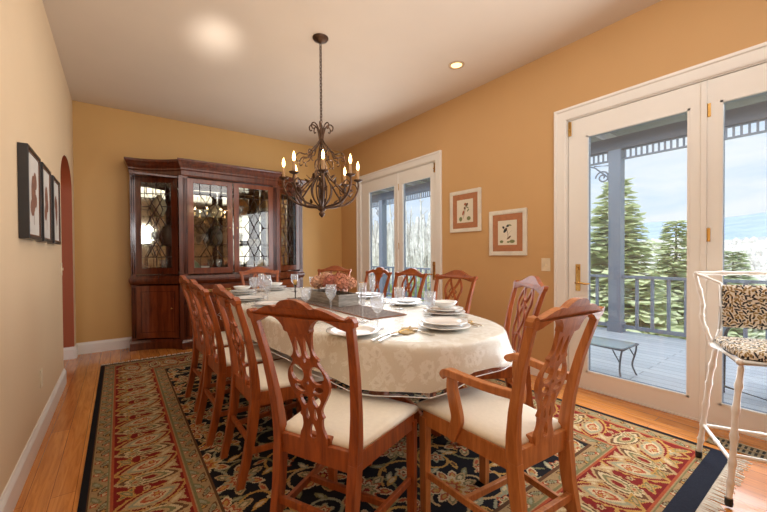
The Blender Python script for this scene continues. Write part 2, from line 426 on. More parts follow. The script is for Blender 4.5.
# ------------------------------------------------------------------ oriental rug: woven pattern drawn on a fine grid of vertex colours
RX0, RX1, RY0, RY1 = -.165, 2.775, .44, 4.75
def rug():
    res = .0062
    nx = int((RX1-RX0)/res); ny = int((RY1-RY0)/res)
    W, L = RX1-RX0, RY1-RY0
    gx = (np.arange(nx)+.5)/nx*W; gy = (np.arange(ny)+.5)/ny*L
    X, Y = np.meshgrid(gx, gy, indexing='ij')
    img = np.zeros((nx, ny, 3))
    C = dict(black=(.010, .009, .011), navy=(.014, .016, .026), red=(.165, .014, .011), rust=(.30, .065, .026), tan=(.36, .235, .11), cream=(.46, .35, .20),
             olive=(.155, .135, .060), gold=(.38, .21, .055), sage=(.24, .225, .14), blue=(.10, .14, .16), brown=(.11, .05, .022), pink=(.42, .20, .12))
    C = {k: np.array(v) for k, v in C.items()}
    rr = random.Random(3)
    d = np.minimum(np.minimum(X, W-X), np.minimum(Y, L-Y))
    b0, b1, b2, b3 = .028, .125, .43, .53       # selvage, guard, red border, guard, then field
    img[:] = C['black']
    img[d > b0] = C['tan']*.8; img[d > b1] = C['red']; img[d > b2] = C['tan']*.8; img[d > b3] = C['black']
    def win(cx, cy, r):
        i0, i1 = max(0, int((cx-r)/W*nx)), min(nx, int((cx+r)/W*nx)+2); j0, j1 = max(0, int((cy-r)/L*ny)), min(ny, int((cy+r)/L*ny)+2)
        return slice(i0, i1), slice(j0, j1)
    def rosette(cx, cy, r, cols, petals=8, ph=0, sq=1):
        s = win(cx, cy, r*1.1)
        if s[0].stop <= s[0].start or s[1].stop <= s[1].start: return
        x, y = X[s]-cx, Y[s]-cy; q = np.hypot(x, y*sq); a = np.arctan2(y, x)
        e = r*(.82+.18*np.cos(petals*a+ph)); sub = img[s]
        for k, c in enumerate(cols):
            f = 1-k/len(cols); m = q < e*f
            sub[m] = C[c]
    def leafm(cx, cy, ln, wd, ang, cols, bend=0.0):
        s = win(cx, cy, ln*.75)
        if s[0].stop <= s[0].start or s[1].stop <= s[1].start: return
        x, y = X[s]-cx, Y[s]-cy
        u = (x*cos(ang)+y*sin(ang))/(ln/2); v = (-x*sin(ang)+y*cos(ang))/(wd/2)
        v = v-bend*(1-u*u)
        sub = img[s]
        for k, c in enumerate(cols):
            f = 1-k/len(cols)*.92
            w = f*np.clip(1-np.abs(u/ (f+.001))**2.2, 0, 1)
            saw = 1+.06*np.sin(u*26)*(k == 0)
            sub[(np.abs(v) < w*saw) & (np.abs(u) < f)] = C[c]
    def stroke(pts, w, c):
        for k in range(len(pts)-1):
            (x0, y0), (x1, y1) = pts[k], pts[k+1]
            n = max(1, int(hypot(x1-x0, y1-y0)/(res*.7)))
            for i in range(n):
                cx, cy = x0+(x1-x0)*i/n, y0+(y1-y0)*i/n
                s = win(cx, cy, w); sub = img[s]
                sub[np.hypot(X[s]-cx, Y[s]-cy) < w] = C[c]
    # --- field: curling vines, palmettes and leaves, mirrored about both axes
    fx0, fy0, fx1, fy1 = b3, b3, W-b3, L-b3
    hw, hl = W/2, L/2
    def mir(fn):
        for sx in (1, -1):
            for sy in (1, -1): fn(lambda x, y: (hw+sx*x, hl+sy*y), sx, sy)
    hx, hy = hw-b3, hl-b3
    def draw_vines(tf, sx, sy):
        for k in range(5):
            for l in range(7):
                cx, cy = (k+.5)*hx/4.2, (l+.5)*hy/6.2
                sg = 1 if (k+l) % 2 else -1
                pts = []
                for t in range(26):
                    a = t/25*2.1*pi; r0 = .155*(1-t/32)
                    pts.append(tf(cx+r0*cos(a*sg+k), cy+r0*sin(a*sg+k)))
                stroke(pts, .0075, ['gold', 'tan', 'sage', 'olive'][(k*3+l) % 4])
                for t in (4, 9, 14, 19):
                    a = t/25*2.1*pi; r0 = .155*(1-t/32)+.03
                    p = tf(cx+r0*cos(a*sg+k), cy+r0*sin(a*sg+k))
                    ang = atan2(sy*sin(a*sg+k+.6), sx*cos(a*sg+k+.6))
                    leafm(p[0], p[1], .09, .032, ang, [['olive', 'sage'], ['tan', 'rust'], ['sage', 'cream'], ['gold', 'brown']][(t+k+l) % 4], .3)
    mir(draw_vines)
    def draw_pal(tf, sx, sy):
        q = random.Random(11)
        for k in range(5):
            for l in range(8):
                x, y = (k+(.5 if l % 2 else 0))*hx/4, l*hy/7
                p = tf(x, y); big = (k+l) % 2 == 0
                cs = [['tan', 'rust', 'cream', 'red', 'gold'], ['sage', 'tan', 'rust', 'cream', 'brown'], ['cream', 'gold', 'rust', 'tan'], ['rust', 'cream', 'olive', 'tan', 'red']][(k*2+l) % 4]
                if big:
                    for a in range(6):
                        an = a*pi/3+.3*sx*sy
                        leafm(p[0]+.088*cos(an), p[1]+.088*sin(an), .10, .05, an, [['tan', 'olive', 'cream'], ['cream', 'rust', 'gold']][a % 2])
                    rosette(p[0], p[1], .085, cs, 8)
                else:
                    rosette(p[0], p[1], .055, cs, 6, 1.2)
                    leafm(p[0]+sx*.09, p[1]+sy*.02, .10, .035, .4*sx*sy, ['gold', 'cream'], .3)
    mir(draw_pal)
    # clip the field ornament back to the field
    ring = d <= b3
    img[ring & (d > b2)] = C['tan']*.8; img[ring & (d <= b2) & (d > b1)] = C['red']; img[ring & (d <= b1) & (d > b0)] = C['tan']*.8; img[d <= b0] = C['black']
    # --- borders: run once round the rug at a given inset
    def run(inset, step, fn):
        for side in range(4):
            ln = (L if side % 2 == 0 else W)-2*inset
            n = max(1, round(ln/step))
            for k in range(n+1):
                t = inset+ln*k/n
                if side == 0: p, tg = (inset, t), pi/2
                elif side == 2: p, tg = (W-inset, t), pi/2
                elif side == 1: p, tg = (t, inset), 0
                else: p, tg = (t, L-inset), 0
                out = {0: pi, 2: 0, 1: -pi/2, 3: pi/2}[side]
                fn(p, tg, out, k)
    mid = (b1+b2)/2
    def boteh(p, tg, out, k):
        u = (cos(tg), sin(tg)); o = (cos(out), sin(out))
        if k % 2 == 0:
            leafm(p[0], p[1], .335, .165, out+.25, ['gold', 'red', 'tan', 'sage', 'cream', 'rust', 'tan'], .25)
            rosette(p[0]-o[0]*.02, p[1]-o[1]*.02, .034, ['cream', 'rust', 'gold'], 6)
        else:
            leafm(p[0], p[1], .32, .135, out-.2, ['tan', 'brown', 'cream', 'olive', 'tan', 'red'], -.2)
            rosette(p[0]+o[0]*.06, p[1]+o[1]*.06, .045, ['cream', 'olive', 'tan', 'rust'], 8)
        for s in (-1, 1):
            q = (p[0]+u[0]*.085*s, p[1]+u[1]*.085*s)
            leafm(q[0]+o[0]*.10, q[1]+o[1]*.10, .12, .038, out+.9*s, ['gold', 'olive', 'tan'], .35*s)
            leafm(q[0]-o[0]*.09, q[1]-o[1]*.09, .13, .040, out-.8*s, ['tan', 'cream'], -.3*s)
            rosette(q[0]+o[0]*.015, q[1]+o[1]*.015, .02, ['tan', 'brown'], 5)
    run(mid, .165, boteh)
    for (inset, amp, wd) in (((b0+b1)/2, .026, .097), ((b2+b3)/2, .028, .10)):
        def guard(p, tg, out, k):
            u = (cos(tg), sin(tg)); o = (cos(out), sin(out))
            s = 1 if k % 2 else -1
            leafm(p[0]+o[0]*amp*.4*s, p[1]+o[1]*amp*.4*s, .085, .030, tg+.5*s, ['olive', 'sage'] if k % 2 else ['brown', 'sage', 'olive'], .3*s)
            rosette(p[0]-o[0]*amp*.7*s+u[0]*.03, p[1]-o[1]*amp*.7*s+u[1]*.03, .019, ['rust', 'cream'] if k % 3 else ['brown', 'gold'], 5)
        run(inset, .07, guard)
    for e in (b0, b1, b2, b3):
        m = np.abs(d-e) < .0065; img[m] = C['brown']*.8 if e in (b0, b3) else C['rust']
    for e in (b1-.016, b2+.016):
        m = np.abs(d-e) < .004; img[m] = C['olive']
    img[d <= b0] = C['black']
    # plain dark bands woven at the two ends
    img[(Y < .085)] = C['navy']; img[(Y > L-.03)] = C['black']
    # weave mottling and slight abrash
    g = np.random.default_rng(5)
    img *= (1+.22*(g.random((nx, ny, 1))-.5)); img *= (1+.07*np.sin(Y*3.1)[..., None]*np.sin(Y*1.3+1)[..., None])
    # --- grid mesh
    me = bpy.data.meshes.new('pile')
    vx, vy = np.meshgrid(np.linspace(0, W, nx+1), np.linspace(0, L, ny+1), indexing='ij')
    co = np.stack([vx.ravel(), vy.ravel(), np.full(vx.size, .008)], 1)
    i, j = np.meshgrid(np.arange(nx), np.arange(ny), indexing='ij')
    a = (i*(ny+1)+j).ravel(); q = np.stack([a, a+ny+1, a+ny+2, a+1], 1)
    me.vertices.add(len(co)); me.vertices.foreach_set('co', co.ravel())
    me.loops.add(q.size); me.loops.foreach_set('vertex_index', q.ravel())
    me.polygons.add(len(q)); me.polygons.foreach_set('loop_start', np.arange(0, q.size, 4))
    me.update(calc_edges=True)
    ca = me.color_attributes.new('weave', 'FLOAT_COLOR', 'CORNER')
    col = np.repeat(np.concatenate([img.reshape(-1, 3), np.ones((nx*ny, 1))], 1), 4, axis=0)
    ca.data.foreach_set('color', col.astype(np.float32).ravel())
    m, nt, b, o = newmat('wool rug pile')
    at = nd(nt, 'ShaderNodeVertexColor'); at.layer_name = 'weave'
    nt.links.new(at.outputs['Color'], b.inputs['Base Color'])
    b.inputs['Roughness'].default_value = .95; b.inputs['Specular IOR Level'].default_value = .1
    bump(nt, b, noise(nt, coords(nt), 240, 2), .35, .004)
    t = thing('oriental_rug', 'large oriental wool rug with red border and black floral field under the dining table', 'rug', (RX0, RY0, 0))
    obj('pile', me, m, t)
    mb = MB(); mb.box(0, W, 0, L, .0, .0075); obj('backing', mb, plain('rug backing', (.012, .011, .013), .9), t)
    q = random.Random(2)
    for y, s in ((0, -1), (L, 1)):
        mb = MB()
        for k in range(420):
            x = W*k/419; ln = q.uniform(.05, .085); dx = q.uniform(-.02, .02)
            mb.bar([(x, y, .004), (x+dx*.5, y+s*ln*.5, .004), (x+dx, y+s*ln, .002)], .0045, .002, (1, 0, 0))
        obj('fringe', mb, plain('cotton fringe', (.62, .55, .44), .9), t)['kind'] = 'stuff'
rug()

# ------------------------------------------------------------------ dining chairs (facing +Y, origin on the floor under the seat)
def post_y(z):
    """how far back the rear posts lie at height z: legs splay out, back rakes"""
    P = ((0, -.290), (.12, -.258), (.28, -.228), (.42, -.214), (.50, -.214), (.62, -.228), (.78, -.262), (.96, -.318), (1.1, -.37))
    for (z0, y0), (z1, y1) in zip(P, P[1:]):
        if z <= z1: return y0+(y1-y0)*(z-z0)/(z1-z0)
    return P[-1][1]
def post_x(z): return .178+.012*min(1, z/.45)+(.048*((z-.45)/.5) if z > .45 else 0)
def crest_outline(lattice):
    if lattice:
        T = ((0, .998), (.15, .995), (.30, .984), (.45, .970), (.60, .957), (.75, .948), (.88, .944), (1, .952))
        B = ((0, .915), (.12, .918), (.25, .922), (.45, .918), (.60, .912), (.75, .904), (.88, .902), (1, .912))
    else:
        T = ((0, .996), (.14, .992), (.25, .982), (.32, .969), (.37, .966), (.44, .969), (.56, .965), (.70, .954), (.83, .942), (.93, .939), (1, .948))
        B = ((0, .875), (.235, .880), (.27, .900), (.34, .918), (.44, .929), (.56, .929), (.70, .918), (.83, .905), (.93, .901), (1, .909))
    f = lambda P: [(p.x*.245, p.y) for p in spline([(a, z, 0) for a, z in P], 4)]
    top, bot = f(T), f(B)
    r = [(.256, top[-1][1]-.004), (.262, top[-1][1]-.017), (.257, top[-1][1]-.033)]
    h = top+r+bot[::-1]
    return h+[(-x, z) for x, z in h[::-1] if x > 1e-6]
SPLAT = [(.893, .060), (.86, .050), (.82, .043), (.795, .050), (.780, .064), (.772, .056), (.755, .066), (.73, .086), (.70, .095), (.668, .090), (.64, .075), (.61, .056), (.585, .046), (.565, .055), (.555, .046), (.53, .044), (.51, .050), (.49, .060), (.462, .064)]
def splat_outline():
    L = [(p.x, p.y) for p in spline([(h, z, 0) for z, h in SPLAT], 3)]
    L = [(x*1.08, z) for x, z in L]
    return L+[(-x, z) for x, z in L[::-1]]
def drop(cx, cz, w, h, s=1, n=16):
    """tear-drop hole, pointed at the top (s=1) or the bottom"""
    return [(cx+w*sin(a)*(1-.45*s*cos(a)), cz+h*cos(a)) for a in [2*pi*k/n for k in range(n)]]
def splat_holes():
    Hs = []
    for s in (-1, 1):
        Hs.append(drop(s*.022, .822, .013, .040))
        Hs.append(ell(s*.048, .722, .034, .033, 18, s*-.5))
        Hs.append(ell(s*.045, .666, .027, .013, 14, s*.25))
        Hs.append(drop(s*.030, .622, .019, .022, -1))
        Hs.append(drop(s*.020, .572, .008, .022, 1, 12))
    Hs.append(ell(0, .777, .007, .012, 10)); Hs.append(ell(0, .690, .006, .008, 8))
    Hs.append(drop(0, .508, .016, .028, 1))
    return Hs
def seat_shape(n=6, grow=0.0):
    """trapezoid seat outline, bowed gently at the front"""
    P = []
    fw, rw, fy, ry = .258+grow, .196+grow, .225+grow, -.205-grow
    for i in range(n+1): P.append((-rw+2*rw*i/n, ry))
    for i in range(n+1):
        u = -1+2*i/n; P.append((-u*fw, fy+.012*(1-u*u)))
    return P
def make_chair(style, arms, woodm, label, name='dining_chair'):
    t = thing(name, label, 'chair')
    # back posts run down into the rear legs
    for s in (-1, 1):
        zs = [0, .06, .12, .2, .28, .36, .425]
        mb = MB(); mb.bar([(s*post_x(0), post_y(.01), 0), (s*post_x(0), post_y(.01), .006)]+[(s*post_x(z), post_y(z), z) for z in zs[1:]], [.032, .032, .033, .034, .036, .038, .04, .041], [.036, .036, .038, .040, .042, .044, .046, .046])
        obj('leg', mb, woodm, t, .004)
        zs = [.425, .47, .52, .6, .68, .76, .84, .9, .945]
        mb = MB(); mb.bar([(s*post_x(z), post_y(z), z) for z in zs], [.041, .041, .04, .038, .036, .034, .032, .031, .031], [.046, .044, .040, .035, .031, .028, .026, .025, .025])
        obj('back_post', mb, woodm, t, .004)
        x = s*.234; mb = MB(); mb.bar([(x, .196, 0), (x, .196, .2), (x, .196, .425)], [.036, .039, .041], [.036, .039, .041])
        obj('leg', mb, woodm, t, .003)
    # crest rail, curved back in plan
    mb = MB(); mb.plate(crest_outline(style == 'lattice'), [], .026, lambda x, z, w: (x, post_y(z)-.012*(1-(x/.25)**2)+w, z))
    obj('crest_rail', mb, woodm, t, .005)
    bow = lambda x, z: post_y(z)-.012*max(0, 1-(x/.25)**2)+.004
    mb = MB()
    if style == 'pretzel':
        mb.plate(splat_outline(), splat_holes(), .014, lambda x, z, w: (x, bow(x, z)+w, z))
    else:
        # four interlaced strands with a diamond lattice, on a small shoe
        strands = ([(.030, .94), (.078, .885), (.098, .82), (.070, .745), (.075, .69), (.085, .62), (.058, .53), (.060, .465)],
                   [(.062, .945), (.035, .87), (-.012, .80), (-.050, .73), (-.018, .655), (.030, .585), (.026, .52), (.020, .465)])
        for st in strands:
            for s in (-1, 1):
                P = spline([(s*x, z, 0) for x, z in st], 5)
                path = [(p.x, bow(p.x, p.y)+(.003 if s > 0 else -.003), p.y) for p in P]
                mb.bar(path, .020, .013, (1, 0, 0))
        mb.bar([(-.068, bow(0, .60), .60), (0, bow(0, .6), .63), (.068, bow(0, .60), .60)], .015, .012, (0, 0, 1))
        mb.tube([(x, bow(x, .80)+.001, .80+dz) for x, dz in ((-.045, 0), (0, .05), (.045, 0), (0, -.05))], .007, 6, loop=True)
        mb.plate([(-.064, .505), (.064, .505), (.074, .455), (-.074, .455)], [], .016, lambda x, z, w: (x, bow(x, z)+w, z))
    obj('splat', mb, woodm, t, .003)
    # seat rails
    mb = MB()
    mb.bar([(-.185, -.210, .428), (.185, -.210, .428)], .030, .075, (0, 1, 0))
    mb.bar([(-.075, -.206, .475), (.075, -.206, .475)], .024, .030, (0, 1, 0))
    mb.bar([(-.232, .196, .425), (.232, .196, .425)], .030, .068, (0, 1, 0))
    for s in (-1, 1): mb.bar([(s*.186, -.205, .425), (s*.234, .196, .425)], .030, .068, (1, 0, 0))
    obj('seat_frame', mb, woodm, t, .003)
    # slip seat
    mb = MB(); rings = []
    prof = ((-.012, .448), (.001, .462), (.001, .474), (-.012, .486), (-.05, .495), (-.12, .500), (-.18, .501))
    for g, z in prof:
        k = 1+g/.22; rings.append([(x*k, (y-.01)*k+.01, z) for x, y in seat_shape(8)])
    mb.loft(rings, True, True, True); obj('seat_cushion', mb, M_ivory, t)
    # stretchers
    for s in (-1, 1):
        mb = MB(); mb.bar([(s*.184, post_y(.17), .17), (s*.232, .196, .17)], .018, .028, (1, 0, 0)); obj('stretcher', mb, woodm, t, .002)
    mb = MB(); mb.bar([(-.206, -.01, .17), (.206, -.01, .17)], .018, .026, (0, 1, 0)); obj('stretcher', mb, woodm, t, .002)
    mb = MB(); mb.bar([(-.182, post_y(.22), .22), (.182, post_y(.22), .22)], .018, .028, (0, 1, 0)); obj('stretcher', mb, woodm, t, .002)
    if arms:
        for s in (-1, 1):
            P = spline([(s*.205, -.226, .665), (s*.226, -.14, .664), (s*.248, -.03, .670), (s*.252, .030, .672), (s*.246, .058, .662), (s*.240, .070, .645)], 5)
            mb = MB(); mb.bar(P, [.030+.016*min(1, i/14) for i in range(len(P))], [.030]*(len(P)-3)+[.030, .026, .018], (1, 0, 0))
            obj('arm', mb, woodm, t, .008)
            P = spline([(s*.250, .022, .655), (s*.250, .020, .61), (s*.246, .010, .555), (s*.236, .005, .49), (s*.232, .03, .42), (s*.232, .035, .395)], 5)
            mb = MB(); mb.bar(P, .030, [.036+.014*sin(pi*i/(len(P)-1)) for i in range(len(P))], (1, 0, 0))
            obj('arm_support', mb, woodm, t, .006)
    return t
def facing(dx, dy): return atan2(dy, dx)-pi/2
ch = make_chair('pretzel', False, M_chair, 'dark mahogany side chair with pierced splat seen from behind, nearest the camera', 'dining_chair')
ch.location = (.752, 1.276, .0085); ch.rotation_euler.z = facing(.903, .43); ch.scale = (.90, .95, 1)
for x, y, lab, a in ((.75, 1.985, 'side chair on the long side by the left wall, first behind the nearest chair', 0),
                  (.71, 2.53, 'side chair in the middle of the row along the left wall', .02),
                  (.725, 3.10, 'side chair in the row along the left wall, farthest, next to the cabinet', .04)):
    dup(ch, (x, y, .0085), facing(1, a), 'mahogany '+lab, 'side chairs in the row along the left wall').scale = (.95, 1, 1)
dup(ch, (2.15, 3.42, .0085), facing(-1, 0), 'mahogany side chair with solid-topped splat in front of the far glazed door', 'chairs along the glazed doors side').scale = (.95, 1, 1)
ac = make_chair('pretzel', True, M_chairlit, 'mahogany armchair painted window-lit pale, with scrolled arms and cream seat at the near table end', 'dining_armchair')
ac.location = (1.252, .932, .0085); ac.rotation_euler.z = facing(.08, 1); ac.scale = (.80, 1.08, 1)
lc = make_chair('lattice', False, M_chair, 'mahogany lattice-back chair against the plain ochre wall under the framed prints', 'lattice_chair')
lc.location = (2.165, 2.235, .0085); lc.rotation_euler.z = facing(-1, 0); lc.scale = (.95, 1, 1)
lc['group'] = 'chairs along the glazed doors side'
dup(lc, (2.17, 2.87, .0085), facing(-1, 0), 'mahogany lattice-back chair beside the near stile of the far glazed door', 'chairs along the glazed doors side')
dup(lc, (1.918, 1.50, .0085), facing(-.80, .60), 'dark lattice-back chair angled behind the near armchair near the big glazed door')
dup(lc, (1.43, 4.26, .0085), facing(0, -1), 'lattice-back chair at the far table end in front of the china cabinet', 'chairs at the far table end')
dup(lc, (2.12, 4.14, .0085), facing(-.8, -.6), 'dark chair at the far table corner behind the dried flowers', 'chairs at the far table end')

# ------------------------------------------------------------------ dining table, cloth and clear cover
TCX, TCY, TA, TB = 1.340, 2.67, .59, 1.62     # centre, half width, half length
def table_r(th, grow=0.0):
    """rounded-end oval outline"""
    n = 2.7
    c, s = cos(th), sin(th)
    r = (abs(c/(TA))**n+abs(s/(TB))**n)**(-1/n)
    x, y = r*c, r*s
    nx, ny = abs(c)**(n-1)/TA**n*(1 if c >= 0 else -1)*r**(n-1), abs(s)**(n-1)/TB**n*(1 if s >= 0 else -1)*r**(n-1)
    l = hypot(nx, ny) or 1
    return x+nx/l*grow, y+ny/l*grow, nx/l, ny/l
NT = 220
def ring(grow, z, zf=None):
    out = []
    for k in range(NT):
        th = 2*pi*k/NT; x, y, nx, ny = table_r(th, grow)
        out.append((x, y, z if zf is None else zf(th)))
    return out
tb = thing('dining_table', 'long oval mahogany dining table hidden beneath the cream cloth', 'table', (TCX, TCY, .0085))
mb = MB(); mb.loft([ring(-.03, .700), ring(-.004, .706), ring(0, .722), ring(-.004, .738), ring(-.02, .744)], True, True, True)
obj('tabletop', mb, M_chair, tb)
mb = MB(); mb.loft([ring(-.12, .62), ring(-.12, .70)], True, True, False); obj('apron', mb, M_chair, tb)
for sy in (-1, 1):
    c = (0, sy*.80, 0); mb = MB()
    mb.lathe([(.05, .10), (.075, .14), (.085, .2), (.06, .27), (.042, .33), (.055, .40), (.075, .46), (.06, .52), (.09, .60), (.12, .62)], c, 20); mb.lathe([(.0, .10), (.05, .10)], c, 20)
    pd = obj('pedestal', mb, M_chair, tb)
    for k in range(4):
        a = pi/4+k*pi/2; u = Vector((cos(a), sin(a), 0)); C0 = Vector(c)
        P = spline([C0+u*.05+Vector((0, 0, .20)), C0+u*.16+Vector((0, 0, .20)), C0+u*.27+Vector((0, 0, .10)), C0+u*.36+Vector((0, 0, .028)), C0+u*.40+Vector((0, 0, .022))], 4)
        mb = MB(); mb.bar(P, .05, [.075-.04*i/(len(P)-1) for i in range(len(P))], (-u.y, u.x, 0)); obj('foot', mb, M_chair, pd, .006)

def brocade():
    m, nt, b, o = newmat('cream brocade')
    v = coords(nt)
    vo = nd(nt, 'ShaderNodeTexVoronoi', feature='F1'); vo.inputs['Scale'].default_value = 17; nt.links.new(v, vo.inputs['Vector'])
    n1 = noise(nt, v, 27, 3, .6, 2.2); n2 = noise(nt, v, 260, 2)
    ad = nd(nt, 'ShaderNodeMath', operation='MULTIPLY'); nt.links.new(vo.outputs['Distance'], ad.inputs[0]); ad.inputs[1].default_value = 1.0
    a2 = nd(nt, 'ShaderNodeMath', operation='ADD'); nt.links.new(ad.outputs[0], a2.inputs[0]); nt.links.new(n1, a2.inputs[1])
    col = ramp(nt, a2.outputs[0], [(.60, (.70, .665, .57)), (.70, (.83, .81, .735)), (.92, (.85, .83, .755)), (1.0, (.74, .70, .60))])
    nt.links.new(col, b.inputs['Base Color']); b.inputs['Roughness'].default_value = .55
    b.inputs['Sheen Weight'].default_value = .25
    bump(nt, b, a2.outputs[0], .25, .004)
    return m
def hem(th):
    """height of the cloth's lower edge round the table"""
    d = lambda c, w: math.exp(-((atan2(sin(th-c), cos(th-c)))/w)**2)
    th_ = atan2(sin(th), cos(th))
    return .580-.02*cos(4*th)-.02*d(-1.95, .18)+.072*(max(0, min(1, (th_+1.74)/.11))*max(0, min(1, (-1.12-th_)/.22)))+.018*d(-1.0, .12)
HEM = []
def cloth_mesh(off, amp, seed, extra=0.0):
    """the sheet over the top, then hanging with folds; extra lets a second sheet hang a little lower and stand out"""
    q = random.Random(seed)
    ph = [q.uniform(0, 6.28) for _ in range(6)]
    mb = MB(); rings = []
    for g in (.04, .3, .6, .85, .965):
        rings.append([(x*g, y*g, z) for x, y, z in ring(0, .747+off)])
    for a in (20, 45, 70): rings.append(ring(-.006+(.012+off)*sin(radians(a)), .735+(.012+off)*cos(radians(a))))
    m = 12
    for i in range(1, m+1+(2 if extra else 0)):
        f = i/m; r = []
        for k in range(NT):
            th = 2*pi*k/NT
            z = .735+(hem(th)-.735)*min(f, 1)-(extra*(i-m)/2 if i > m else 0)
            end = abs(sin(th))**1.5; fc = min(f, 1)
            w = (sin(13*th+ph[0])*.5+sin(23*th+ph[1])*.35+sin(37*th+ph[2])*.25)
            gr = .006+off+fc*(.010+.014*end)+amp*fc**1.4*(.35+.65*end)*w
            gr = max(gr, .004+off)+(.006*(i-m) if i > m else 0)
            x, y, _, _ = table_r(th, gr); r.append((x, y, z+.004*fc*sin(31*th+ph[4])))
        rings.append(r)
    HEM[:] = rings[-1]
    mb.loft(rings, True, False, True)
    mb.f.append(list(range(NT))); mb.sm.append(True)
    return mb
c = obj('tablecloth', cloth_mesh(.012, .016, 4), brocade()); c.location = (TCX, TCY, 0)
tag(c, 'cream brocade tablecloth draped over the long oval dining table', 'tablecloth')
c = obj('table_cover', cloth_mesh(.0155, .016, 4, .014), M_vinyl); c.location = (TCX, TCY, 0)
tag(c, 'clear shiny plastic sheet lying over the cream tablecloth', 'table cover')
mb = MB(); mb.tube(HEM, .0022, 6, loop=True)
obj('edge_binding', mb, plain('white edge binding', (.82, .83, .84), .3), c, label='shiny white bound edge')

# ------------------------------------------------------------------ table setting
def runner_mat():
    m, nt, b, o = newmat('woven slate runner')
    v = coords(nt, (1, 1, 1))
    w = nd(nt, 'ShaderNodeTexWave', bands_direction='Y'); w.inputs['Scale'].default_value = 26; w.inputs['Distortion'].default_value = 5; w.inputs['Detail'].default_value = 3; w.inputs['Detail Scale'].default_value = 3
    nt.links.new(v, w.inputs['Vector'])
    nt.links.new(ramp(nt, w.outputs['Fac'], [(.2, (.035, .025, .022)), (.5, (.11, .08, .07)), (.85, (.36, .30, .27))]), b.inputs['Base Color'])
    b.inputs['Roughness'].default_value = .75; bump(nt, b, w.outputs['Fac'], .4, .004)
    return m
t = thing('table_runner', 'dark slate woven runner with rust edging under the flower box', 'table runner', (1.345, 2.42, TZ))
mb = MB(); mb.box(-.135, .135, -.66, .66, .0005, .003); obj('cloth', mb, runner_mat(), t, .001)
mb = MB()
for x0, x1, y0, y1 in ((-.142, -.134, -.667, .667), (.134, .142, -.667, .667), (-.142, .142, -.667, -.658), (-.142, .142, .658, .667)): mb.box(x0, x1, y0, y1, .0004, .0034)
obj('edging', mb, plain('rust edging', (.30, .10, .035), .8), t, label='rust coloured edging')
BZ = TZ+.0037
def boxmat():
    m, nt, b, o = newmat('weathered zinc wood')
    f = noise(nt, coords(nt, (2, 2, 18)), 3, 5, .65)
    nt.links.new(ramp(nt, f, [(.3, (.16, .145, .13)), (.55, (.36, .33, .29)), (.75, (.55, .50, .44))]), b.inputs['Base Color'])
    b.inputs['Roughness'].default_value = .6; b.inputs['Metallic'].default_value = .2
    return m
M_boxw = boxmat()
t = thing('planter_box', 'weathered grey rectangular box holding dried pink hydrangeas on the runner', 'planter', (1.385, 2.58, BZ))
mb = MB(); bw, bl, bh = .085, .27, .088
mb.box(-bw, bw, -bl, bl, 0, .008); mb.box(-bw, -bw+.008, -bl, bl, .008, bh); mb.box(bw-.008, bw, -bl, bl, .008, bh); mb.box(-bw+.008, bw-.008, -bl, -bl+.008, .008, bh); mb.box(-bw+.008, bw-.008, bl-.008, bl, .008, bh)
obj('box_body', mb, M_boxw, t, .002)
mb = MB()
for z in (.0, bh-.014):
    mb.box(-bw-.004, bw+.004, -bl-.004, -bl, z, z+.014); mb.box(-bw-.004, bw+.004, bl, bl+.004, z, z+.014); mb.box(-bw-.004, -bw, -bl, bl, z, z+.014); mb.box(bw, bw+.004, -bl, bl, z, z+.014)
obj('rim', mb, M_boxw, t, .001)
mb = MB(); mb.box(-bw+.009, bw-.009, -bl+.009, bl-.009, .009, .060); obj('filler', mb, plain('dry moss', (.10, .085, .05), .9, var=.4, scale=60, bmp=.5), t)
def bloom(r, seed, mat, label):
    q = random.Random(seed)
    t = thing('hydrangea_bloom', label, 'flower', (0, 0, 0), 0, 'dried hydrangeas in the grey box')
    mb = MB()
    for k in range(72):
        z = 1-2*(k+.5)/72
        if z < -.75: continue
        a = k*2.39996; rr = sqrt(1-z*z); n = Vector((rr*cos(a), rr*sin(a), z*.82)); c = n*r*q.uniform(.82, 1.05)
        t1, t2 = frame_of(n); ph = q.uniform(0, 6)
        for p in range(4):
            an = ph+p*pi/2; u = t1*cos(an)+t2*sin(an); w = t1*-sin(an)+t2*cos(an); l = r*.30*q.uniform(.8, 1.15)
            lift = n*(r*.10*q.uniform(.2, 1.6))
            mb.add([c, c+u*l*.5+w*l*.40+lift*.5, c+u*l+lift, c+u*l*.5-w*l*.40+lift*.5], [(0, 1, 2, 3)], False)
    obj('petals', mb, mat, t)
    mb = MB(); mb.tube([(0, 0, -.10), (0, 0, 0)], .003, 6); mb.ball((0, 0, -.01), r*.45, 8); obj('stem', mb, plain('dry stem', (.16, .11, .05), .8), t)
    return t
cols = [(.46, .17, .10), (.58, .28, .17), (.40, .13, .09), (.62, .36, .24)]
pm = [plain('dried petal %d' % i, c, .8, var=.45, scale=38) for i, c in enumerate(cols)]
q = random.Random(5); k = 0
adj = ['rusty', 'peach', 'wine-tinted', 'pale apricot']
spots = [(-.035, -.215), (.045, -.19), (-.055, -.10), (.035, -.075), (.005, -.15), (-.04, .01), (.05, .04), (-.06, .10), (.03, .14), (-.02, .20), (.055, .22), (-.005, .07)]
for i, (dx, dy) in enumerate(spots):
    hgt = .135+.035*cos(dy*5)+q.uniform(-.012, .016)+(.02 if i in (4, 11) else 0)
    where = 'near end' if dy < -.08 else ('middle' if dy < .09 else 'far end')
    b = bloom(q.uniform(.052, .062), 20+i, pm[i % 4], adj[i % 4]+' dried hydrangea head, %s of the grey box, %s' % (where, 'left wall side' if dx < 0 else 'glass door side'))
    b.location = (1.385+dx, 2.58+dy, BZ+hgt)

